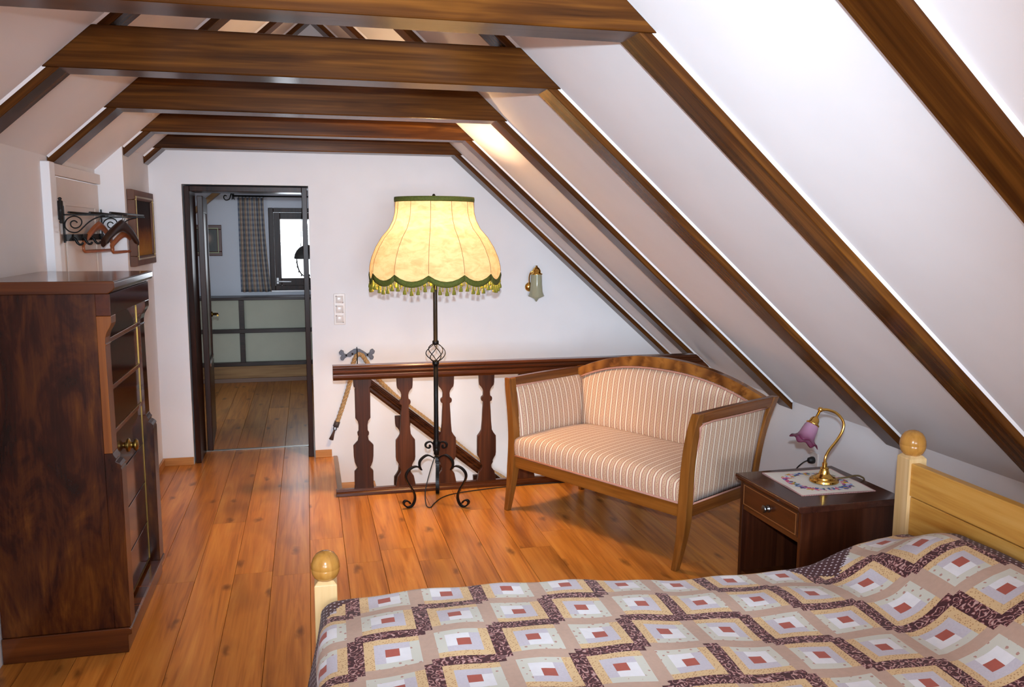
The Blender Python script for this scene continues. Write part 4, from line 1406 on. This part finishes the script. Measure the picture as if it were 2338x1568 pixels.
# table lamp
TLX, TLY, TLZ = 2.214, 3.236, NZ + 0.0052
tl_ = thing('table_lamp', 'brass gooseneck table lamp with a purple glass tulip shade', 'table lamp', (TLX, TLY, TLZ))
MB().lathe([(0.062, 0), (0.064, 0.003), (0.062, 0.010), (0.057, 0.015), (0.049, 0.016), (0.047, 0.022), (0.036, 0.026), (0.024, 0.036), (0.018, 0.052), (0.019, 0.062), (0.011, 0.066), (0.011, 0.084), (0.007, 0.088)], 28).build('base', M_brass, tl_, sharp=28)
gn = [(0, 0, 0.085), (0.002, 0, 0.110), (0.022, 0.004, 0.140), (0.066, 0.010, 0.186), (0.092, 0.012, 0.232), (0.090, 0.016, 0.268), (0.064, 0.026, 0.300), (0.028, 0.036, 0.315), (-0.004, 0.044, 0.316)]
MB().tube(smoothpath(gn, 5), 0.0062, 10).build('gooseneck', M_brass, tl_)
jo = Vector((-0.006, 0.045, 0.316))
sdir = Vector((-0.072, -0.012, -0.115)).normalized()
MB().lathe([(0.0, -0.012), (0.009, -0.009), (0.012, 0), (0.009, 0.009), (0, 0.012)], 14, tuple(jo)).build('joint', M_brass, tl_)
Rm = sdir.to_track_quat('Z', 'Y').to_matrix()
MB().lathe([(0.006, 0.0), (0.006, 0.038), (0.014, 0.042), (0.020, 0.052), (0.022, 0.066), (0.029, 0.070), (0.030, 0.074), (0.028, 0.078)], 20, tuple(jo), 0, Rm).build('lamp_holder', M_brass, tl_)
pgl = NT('purple_glass')
tc = pgl.new('ShaderNodeTexCoord')
pu = pgl.new('ShaderNodeUVMap')
pgl.b.inputs['Roughness'].default_value = 0.12
pgl.b.inputs['Transmission Weight'].default_value = 0.4
pgl.b.inputs['IOR'].default_value = 1.3
vcn = pgl.new('ShaderNodeVertexColor', layer_name='tint')
pgl.link(pgl.mix(vcn.outputs[0], rgba((196, 150, 176)), rgba((120, 34, 74))), pgl.b.inputs['Base Color'])
spf = [(0.026, 0.074), (0.031, 0.085), (0.034, 0.105), (0.036, 0.125), (0.040, 0.140), (0.050, 0.152), (0.064, 0.160)]
NA = 48
mb = MB()
rows = []
for inner in (0, 1):
    for k, (r, z) in (list(enumerate(spf)) if not inner else list(enumerate(spf))[::-1]):
        t = k / (len(spf) - 1)
        row = []
        for i in range(NA + 1):
            a = 2 * pi * i / NA
            w = cos(7 * a)
            rr_ = (r - 0.002 * inner) * (1 + 0.07 * w * max(0, t - 0.5) * 2)
            zz_ = z + 0.007 * w * max(0, t - 0.55) * 2
            q = Rm @ Vector((rr_ * cos(a), rr_ * sin(a), zz_)) + jo
            row.append(tuple(q))
        rows.append(row)
so_ = mb.grid(rows).build('glass_shade', pgl.m, tl_, 0, True)
ca = so_.data.color_attributes.new('tint', 'FLOAT_COLOR', 'POINT')
nr = len(spf)
for ri_ in range(2 * nr):
    k = ri_ if ri_ < nr else 2 * nr - 1 - ri_
    t = (k / (nr - 1)) ** 1.3
    for i in range(NA + 1):
        ca.data[ri_ * (NA + 1) + i].color = (t, t, t, 1)
MB().lathe([(0.006, 0.078), (0.013, 0.09), (0.016, 0.105), (0.012, 0.12), (0, 0.127)], 14, tuple(jo), 0, Rm).build('bulb', plain('white_bulb', (236, 234, 226), 0.3), tl_)
MB().tube(smoothpath([(0.058, -0.008, 0.010), (0.075, -0.010, 0.012), (0.12, -0.004, 0.012), (0.16, 0.004, 0.014), (0.19, 0.0, 0.008), (0.2085, -0.002, -0.02), (0.214, -0.002, -0.15), (0.214, 0.02, -0.40)], 5), 0.004, 6).build('cord', plain('brown_gold_cord', (92, 74, 44), 0.5), tl_)

# ================================================================== BED
BA = radians(-1.5)
bed = thing('bed', 'pine bed with ball-topped posts and a plank headboard', 'bed', (0.0315, 2.83, 0), BA)
BL, BWD, PS = 2.266, 1.78, 0.076
ballp = [(0.020, 0), (0.030, 0.002), (0.040, 0.012), (0.0465, 0.026), (0.0490, 0.042), (0.0478, 0.0435), (0.0490, 0.045), (0.0475, 0.060), (0.042, 0.076), (0.032, 0.090), (0.018, 0.098), (0.006, 0.1005), (0, 0.101)]
for x, y, h in ((0, 0.02, 0.463), (0, 0.02 - BWD, 0.463), (BL, 0.02, 0.782), (BL, 0.02 - BWD, 0.782)):
    q, c_ = PS / 2, 0.012
    mb = MB()
    mb.sweep([[(x - q, y - q, 0), (x + q, y - q, 0), (x + q, y + q, 0), (x - q, y + q, 0)], [(x - q, y - q, h - c_), (x + q, y - q, h - c_), (x + q, y + q, h - c_), (x - q, y + q, h - c_)], [(x - q + c_, y - q + c_, h), (x + q - c_, y - q + c_, h), (x + q - c_, y + q - c_, h), (x - q + c_, y + q - c_, h)]])
    p = mb.build('post', M_pine_z, bed, 0.002)
    MB().lathe(ballp, 32, (x, y, h - 0.004)).build('ball', M_ball, p)
yb0, yb1 = 0.02 - BWD + PS / 2, 0.02 - PS / 2
for z0, z1, dx in ((0.625, 0.755, 0.004), (0.47, 0.621, 0.0), (0.32, 0.466, 0.0)):
    MB().box(BL - 0.026 - dx, BL + 0.010, yb0 - (0.003 if dx else 0), yb1 + (0.003 if dx else 0), z0, z1).build('headboard_plank', M_pine_y, bed, 0.004)
MB().box(-0.014, 0.014, yb0, yb1, 0.20, 0.37).build('footboard', M_pine_y, bed, 0.004)
for y in (0.02, 0.02 - BWD):
    MB().box(PS / 2, BL - PS / 2, y - 0.013, y + 0.013, 0.20, 0.34).build('side_rail', wood('pine_side_rail', (170, 116, 48), (200, 148, 74), (214, 168, 96), 0, 0.8, 0.35), bed, 0.004)
MB().box(0.03, BL - 0.05, -BWD + 0.06, -0.065, 0.24, 0.355).build('mattress', plain('white_ticking', (226, 224, 220), 0.8), bed, 0.03, seg=3)
for y in (-0.47, -1.27):
    rows = []
    for i in range(13):
        row = []
        for j in range(13):
            a_, b_ = -1 + 2 * i / 12, -1 + 2 * j / 12
            row.append((2.02 + 0.17 * b_, y + 0.32 * a_, 0.355 + 0.07 * ((1 - a_ ** 4) * (1 - b_ ** 4)) ** 0.5))
        rows.append(row)
    po_ = MB().grid(rows).box(1.86, 2.18, y - 0.31, y + 0.31, 0.354, 0.358).build('pillow', plain('white_cotton', (230, 228, 226), 0.85), bed)

# ================================================================== PATCHWORK QUILT


def cloth(name):
    t = NT(name)
    t.b.inputs['Roughness'].default_value = 0.85
    t.b.inputs['Sheen Weight'].default_value = 0.1
    uv = t.new('ShaderNodeUVMap')
    uv.uv_map = 'quilt'
    return t, uv.outputs[0]


def quilt_plain(name, c, var=0.06, sc=40):
    t, uv = cloth(name)
    nz = t.noise(uv, sc, 3)
    l = lin(c)
    t.link(t.ramp(nz.outputs[0], [(0.3, tuple(v * (1 - var) for v in l)), (0.7, tuple(min(1, v * (1 + var)) for v in l))]), t.b.inputs['Base Color'])
    n2 = t.noise(uv, 700, 2)
    t.bump(n2.outputs[0], 0.2, 0.001)
    return t.m


def quilt_dots(name, base_c, dot_c, cell, r, fac=0.85, jitter=0.5, stag=True):
    t, uv = cloth(name)
    vo = t.new('ShaderNodeTexVoronoi')
    vo.inputs['Scale'].default_value = 1 / cell
    vo.inputs['Randomness'].default_value = jitter
    t.link(uv if not stag else t.mapping(uv, (1, 1, 1), (0, 0, 0), (0, 0, radians(45))), vo.inputs['Vector'])
    nz = t.noise(uv, 260, 2)
    d = t.math('ADD', vo.outputs[0], t.math('MULTIPLY', t.math('SUBTRACT', nz.outputs[0], 0.5), 0.25))
    m_ = t.math('LESS_THAN', d, r)
    t.link(t.mix(t.math('MULTIPLY', m_, fac), rgba(base_c), rgba(dot_c)), t.b.inputs['Base Color'])
    n2 = t.noise(uv, 700, 2)
    t.bump(n2.outputs[0], 0.2, 0.001)
    return t.m


def quilt_paisley(name):
    t, uv = cloth(name)
    nz = t.noise(uv, 30, 2)
    wv = t.mix(0.035, uv, nz.outputs[1])
    vo = t.new('ShaderNodeTexVoronoi', feature='SMOOTH_F1')
    vo.inputs['Scale'].default_value = 42
    vo.inputs['Smoothness'].default_value = 0.3
    t.link(wv, vo.inputs['Vector'])
    ringv = t.math('SINE', t.math('MULTIPLY', vo.outputs[0], 19))
    n2 = t.noise(uv, 90, 3)
    f_ = t.math('ADD', t.math('MULTIPLY', ringv, 0.5), n2.outputs[0])
    c = t.ramp(f_, [(0.30, rgba((66, 18, 24))), (0.66, rgba((96, 38, 40))), (0.86, rgba((160, 100, 98))), (1.0, rgba((204, 166, 158)))])
    t.link(c, t.b.inputs['Base Color'])
    return t.m


QM = [quilt_plain('quilt_rust_red', (178, 88, 72)), quilt_plain('quilt_lavender', (206, 199, 207), 0.05, 140), quilt_plain('quilt_white', (236, 234, 236), 0.03), quilt_dots('quilt_yellow_print', (226, 192, 142), (168, 108, 66), 0.0075, 0.30, 0.7),
      quilt_dots('quilt_mint_floral', (214, 212, 198), (178, 116, 100), 0.026, 0.17, 0.8, 0.25), quilt_paisley('quilt_maroon_paisley'), quilt_plain('quilt_tan', (198, 166, 146), 0.05, 60),
      quilt_dots('quilt_maroon_polka', (70, 22, 28), (214, 200, 206), 0.019, 0.20, 0.9, 0.1)]
UW = [0.112, 0.138, 0.152, 0.196, 0.152, 0.138, 0.112]
BX, BY = 0.208, 0.197
CX0, CY0_ = 0.190, -0.512


def axis_lines(c0, step, i0, i1, sub=3):
    out = []
    for i in range(i0, i1):
        p = c0 + step * (i - 0.5)
        for k, w in enumerate(UW):
            for q in range(sub):
                out.append((p + step * w * q / sub, i, k))
            p += step * w
    out.append((c0 + step * (i1 - 0.5), i1, -1))
    return out


IX0, IX1, JY0, JY1 = -1, 10, -6, 3
SLN = axis_lines(CX0, BX, IX0, IX1)
TLN = axis_lines(CY0_, BY, JY0, JY1)
s_lo, s_hi = SLN[0][0], SLN[-1][0]
t_lo, t_hi = TLN[0][0], TLN[-1][0]
SLN = [(s_lo - 0.15 + 0.03 * k, None, 0) for k in range(5)] + SLN[:-1] + [(s_hi, None, 0), (s_hi + 0.018, None, 0), (s_hi + 0.036, None, 0)]
TLN = TLN[:-1] + [(t_hi + 0.02 * k, None, 0) for k in range(9)]
ZXP = [(-0.3, 0.412), (0.0, 0.412), (0.2, 0.424), (0.4, 0.432), (0.6, 0.430), (0.9, 0.412), (1.2, 0.394), (1.5, 0.386), (1.66, 0.384), (1.72, 0.386), (1.80, 0.402), (1.90, 0.436), (2.0, 0.466), (2.08, 0.482), (2.16, 0.486), (2.24, 0.478)]


def drop(d, r=0.06, run=0.05):
    """arc-length d past the edge start -> (horizontal run, fall)"""
    if d <= 0:
        return d, 0.0
    if d < r * pi / 2:
        a = d / r
        return r * sin(a), r * (1 - cos(a))
    e = d - r * pi / 2
    return r + run * e, r + e


def quilt_pt(s, t):
    hx_, fx = drop(-(s - 0.030), 0.05, 0.22)
    x = 0.030 - hx_
    hy_, fy = drop(t + 0.080, 0.055)
    y = -0.080 + hy_
    z0 = interp(ZXP, x)
    # pillows higher and the dip before them deeper away from the far edge
    inn = max(0.0, min(1.0, (-y - 0.06) / 0.30))
    inn = inn * inn * (3 - 2 * inn)
    skew = 0.08 * inn
    pz = interp(ZXP, x - skew) - 0.384
    z = z0 + inn * (0.020 + (0.9 * max(0, pz) if x > 1.70 else 0.0) - 0.028 * math.exp(-((x - 1.79 - skew) / 0.10) ** 2))
    w = 0.0035 * sin(9 * x + 2.3 * y) + 0.003 * sin(14 * y + 4 * x) + 0.003 * sin(23 * x - 11 * y)
    z += w * (1 if fx < 0.02 else 0.3)
    # folds of the hanging foot end
    if fx > 0.03:
        x -= 0.010 * sin(13 * t) * min(1, (fx - 0.03) / 0.1)
    if fy > 0.03:
        y += 0.006 * sin(11 * s) * min(1, (fy - 0.03) / 0.1)
    return (x, y, z - fx - fy * (1 if fx < 0.01 else 0.8))


qb = MB()
rows = [[quilt_pt(s, t) for s, _, _ in SLN] for t, _, _ in TLN]


def qmat(i, k):
    tj, tu = TLN[i][1], TLN[i][2]
    si, su = SLN[k][1], SLN[k][2]
    if tj is None or si is None:
        return 7
    s_, t_ = (SLN[k][0] + SLN[k + 1][0]) / 2, (TLN[i][0] + TLN[i + 1][0]) / 2
    if s_ < CX0 - BX * 1.0 - 0.052:                       # dotted border at the foot end
        return 7
    if t_ > t_hi - 0.012 - 0.27 * max(0, 1 - (s_ + 0.07) / 0.20) ** 1.3 - 0.17 * max(0, 1 - abs(s_ - 1.82) / 0.18):
        return 7
    a_, b_ = su, 6 - tu                    # a from the foot end, b from the far side
    if si > 4:                             # the zigzags are mirrored half-way up the bed
        si, a_ = 9 - si, 6 - a_
    if (si + tj) % 2:
        a_, b_ = 6 - a_, 6 - b_
    r_ = max(abs(a_ - 3), abs(b_ - 3))
    if r_ == 0:
        return 0
    dark = (a_ - 3 == -r_) or (b_ - 3 == -r_)
    return {1: (1, 2), 2: (3, 4), 3: (5, 6)}[r_][0 if dark else 1]


qb.grid(rows, qmat)
quilt = qb.build('patchwork_quilt', QM)
uvl = quilt.data.uv_layers.new(name='quilt')
ns_ = len(SLN)
for lp in quilt.data.loops:
    uvl.data[lp.index].uv = (SLN[lp.vertex_index % ns_][0], TLN[lp.vertex_index // ns_][0])
quilt.location = (0.0315, 2.83, 0)
quilt.rotation_euler = (0, 0, BA)
md = quilt.modifiers.new('thickness', 'SOLIDIFY')
md.thickness = 0.008
md.offset = -1
tag(quilt, 'patchwork quilt with log-cabin squares and maroon zigzags spread over the bed', 'quilt')

# ================================================================== NEXT ROOM: SHELVES, CURTAIN, PENDANT
sh = thing('shelf_unit', 'long low dark shelf unit with cream back panels under the window', 'shelf', (-0.35, 9.62, 0))
S0, S1, F0, F1 = -1.15, 1.25, -0.145, 0.165
MB().box(S0, S1, F0, F1 + 0.012, 0.892, 0.922).build('top_board', M_shelf, sh, 0.003)
for z0, z1 in ((0.538, 0.580), (0.178, 0.220)):
    MB().box(S0, S1, F0 + 0.002, F1, z0, z1).build('shelf_board', M_shelf, sh, 0.002)
for x in (-1.125, -0.352, 0.45, 1.225):
    for z0, z1 in ((0.2205, 0.5375), (0.5805, 0.8915)):
        MB().box(x - 0.026, x + 0.026, F0 + 0.004, F1, z0, z1).build('upright', M_shelf, sh, 0.002)
xs = (-1.125, -0.352, 0.45, 1.225)
for a_, b_ in zip(xs, xs[1:]):
    for z0, z1 in ((0.2205, 0.5375), (0.5805, 0.8915)):
        MB().box(a_ + 0.0262, b_ - 0.0262, F0 + 0.06, F0 + 0.075, z0, z1).build('back_panel', M_panel, sh)
MB().box(S0, S1, F0 + 0.006, F1, 0.046, 0.177).build('base_plank', M_pine_base, sh, 0.003)
MB().box(S0, S1, F0 + 0.001, F0 + 0.03, 0.0, 0.045).build('plinth', plain('brown_plinth', (120, 92, 76), 0.6), sh, 0.002)

ck_ = NT('checked_curtain')
tc = ck_.new('ShaderNodeTexCoord')
uvn = ck_.new('ShaderNodeUVMap')
uvn.uv_map = 'cloth'
sp4 = ck_.new('ShaderNodeSeparateXYZ')
ck_.link(uvn.outputs[0], sp4.inputs[0])
fx_ = ck_.math('FRACT', ck_.math('MULTIPLY', sp4.outputs[0], 1 / 0.11))
fz_ = ck_.math('FRACT', ck_.math('MULTIPLY', sp4.outputs[1], 1 / 0.055))
vs = ck_.ramp(fx_, [(0.0, rgba((96, 110, 140))), (0.3, rgba((176, 168, 150))), (0.55, rgba((168, 128, 100))), (0.8, rgba((150, 146, 138)))], 'CONSTANT')
hs = ck_.ramp(fz_, [(0.0, rgba((120, 118, 124))), (0.5, rgba((190, 180, 168)))], 'CONSTANT')
ck_.link(ck_.mix(0.35, vs, hs), ck_.b.inputs['Base Color'])
ck_.b.inputs['Roughness'].default_value = 0.9
ck_.b.inputs['Transmission Weight'].default_value = 0.0
rows, uvs = [], []
for i in range(15):
    t = i / 14
    row = []
    for j in range(73):
        q = j / 72
        x = -0.15 + (0.27 + 0.055 * t ** 2) * q
        y = 0.030 * sin(q * 2 * pi * 5.5 + 0.5 * t) * (0.7 + 0.3 * t) * (0.8 + 0.3 * sin(9 * q))
        row.append((x, y, 1.02 * (1 - t)))
        uvs.append((q * 0.62, 1.02 * (1 - t)))
    rows.append(row)
cu = MB().grid(rows).build('curtain', ck_.m)
ul = cu.data.uv_layers.new(name='cloth')
for lp in cu.data.loops:
    ul.data[lp.index].uv = uvs[lp.vertex_index]
md = cu.modifiers.new('thickness', 'SOLIDIFY')
md.thickness = 0.003
cu.location = (-0.565, 9.71, 0.965)
tag(cu, 'blue and beige checked curtain beside the window of the next room', 'curtain')
rod = thing('curtain_rod', 'black wrought iron curtain rod with a scroll end', 'curtain rod', (-0.2, 9.715, 2.003))
MB().tube([(-0.56, 0, 0), (0.75, 0, 0)], 0.009, 8).build('rod', M_iron, rod)
MB().tube(smoothpath([(-0.56, 0, 0), (-0.575, 0, 0.03), (-0.585, 0, 0.0), (-0.60, 0, -0.035), (-0.635, 0, -0.045), (-0.655, 0, -0.02), (-0.645, 0, 0.005), (-0.625, 0, -0.002)], 4), 0.006, 6).build('scroll_end', M_iron, rod)
MB().prism([(-0.575, 0.045), (-0.545, 0.045), (-0.550, 0.0), (-0.543, -0.045), (-0.56, -0.03), (-0.577, -0.045), (-0.570, 0.0)], 1, 0.008, 0.014).build('wall_plate', M_iron, rod)
MB().box(-0.565, -0.555, 0.014, 0.083, -0.008, 0.008).build('bracket', M_iron, rod)
MB().box(0.600, 0.610, 0.0, 0.083, -0.008, 0.008).build('bracket', M_iron, rod)
for k in range(8):
    x = -0.50 + 0.036 * k
    MB().tube([(x, 0.015 * cos(a), -0.006 + 0.015 * sin(a)) for a in [q * pi / 5 for q in range(10)]], 0.0025, 5, 0, True).build('ring', M_iron, rod)

pe = thing('pendant_lamp', 'dark dome pendant lamp with crystal garlands in the next room', 'pendant lamp', (0.005, 8.20, 1.19))
M_dome = plain('dark_grey_dome', (66, 64, 62), 0.4, 0.3)
MB().lathe([(0.122, 0.186), (0.124, 0.190), (0.118, 0.225), (0.100, 0.262), (0.070, 0.292), (0.035, 0.310), (0.010, 0.315), (0.008, 0.311), (0.035, 0.306), (0.068, 0.288), (0.097, 0.258), (0.115, 0.222), (0.120, 0.189)], 28, (0, 0, 0), 0, None, False).build('dome', M_dome, pe)
MB().tube([(0, 0, 0.31), (0.0, 0, 0.56)], 0.003, 6).build('wire', M_black, pe)
MB().tube([(-0.06, 0, 0.30), (-0.045, 0, 0.56), (-0.02, 0, 0.80), (-0.012, 0, 0.879)], 0.0025, 6).build('wire', M_black, pe)
MB().tube([(-0.045, 0, 0.56), (-0.02, 0, 0.80), (-0.013, 0, 0.86)], 0.006, 6).build('chain', M_black, pe)
MB().lathe([(0.045, 0.86), (0.05, 0.879)], 16).build('canopy', M_dome, pe)
for k in range(6):
    a = 2 * pi * k / 6 + 0.5
    pts = [(0.115 * cos(a), 0.115 * sin(a), 0.186), (0.112 * cos(a), 0.112 * sin(a), 0.14), (0.095 * cos(a), 0.095 * sin(a), 0.08), (0.06 * cos(a), 0.06 * sin(a), 0.035), (0.02 * cos(a), 0.02 * sin(a), 0.02)]
    MB().tube(smoothpath(pts, 4), 0.003, 6).build('scroll_arm', M_iron, pe)
    g_ = MB()
    for q in range(5):
        b_ = smoothpath(pts, 4)[2 + 3 * q]
        g_.lathe([(0, -0.012), (0.007, 0), (0, 0.012)], 6, (b_.x, b_.y, b_.z - 0.012))
    g_.build('crystal_garland', M_dome, pe)
MB().lathe([(0.0, -0.012), (0.016, 0.0), (0.012, 0.02), (0.02, 0.03), (0.008, 0.045), (0.004, 0.30)], 12).build('hub', M_iron, pe)
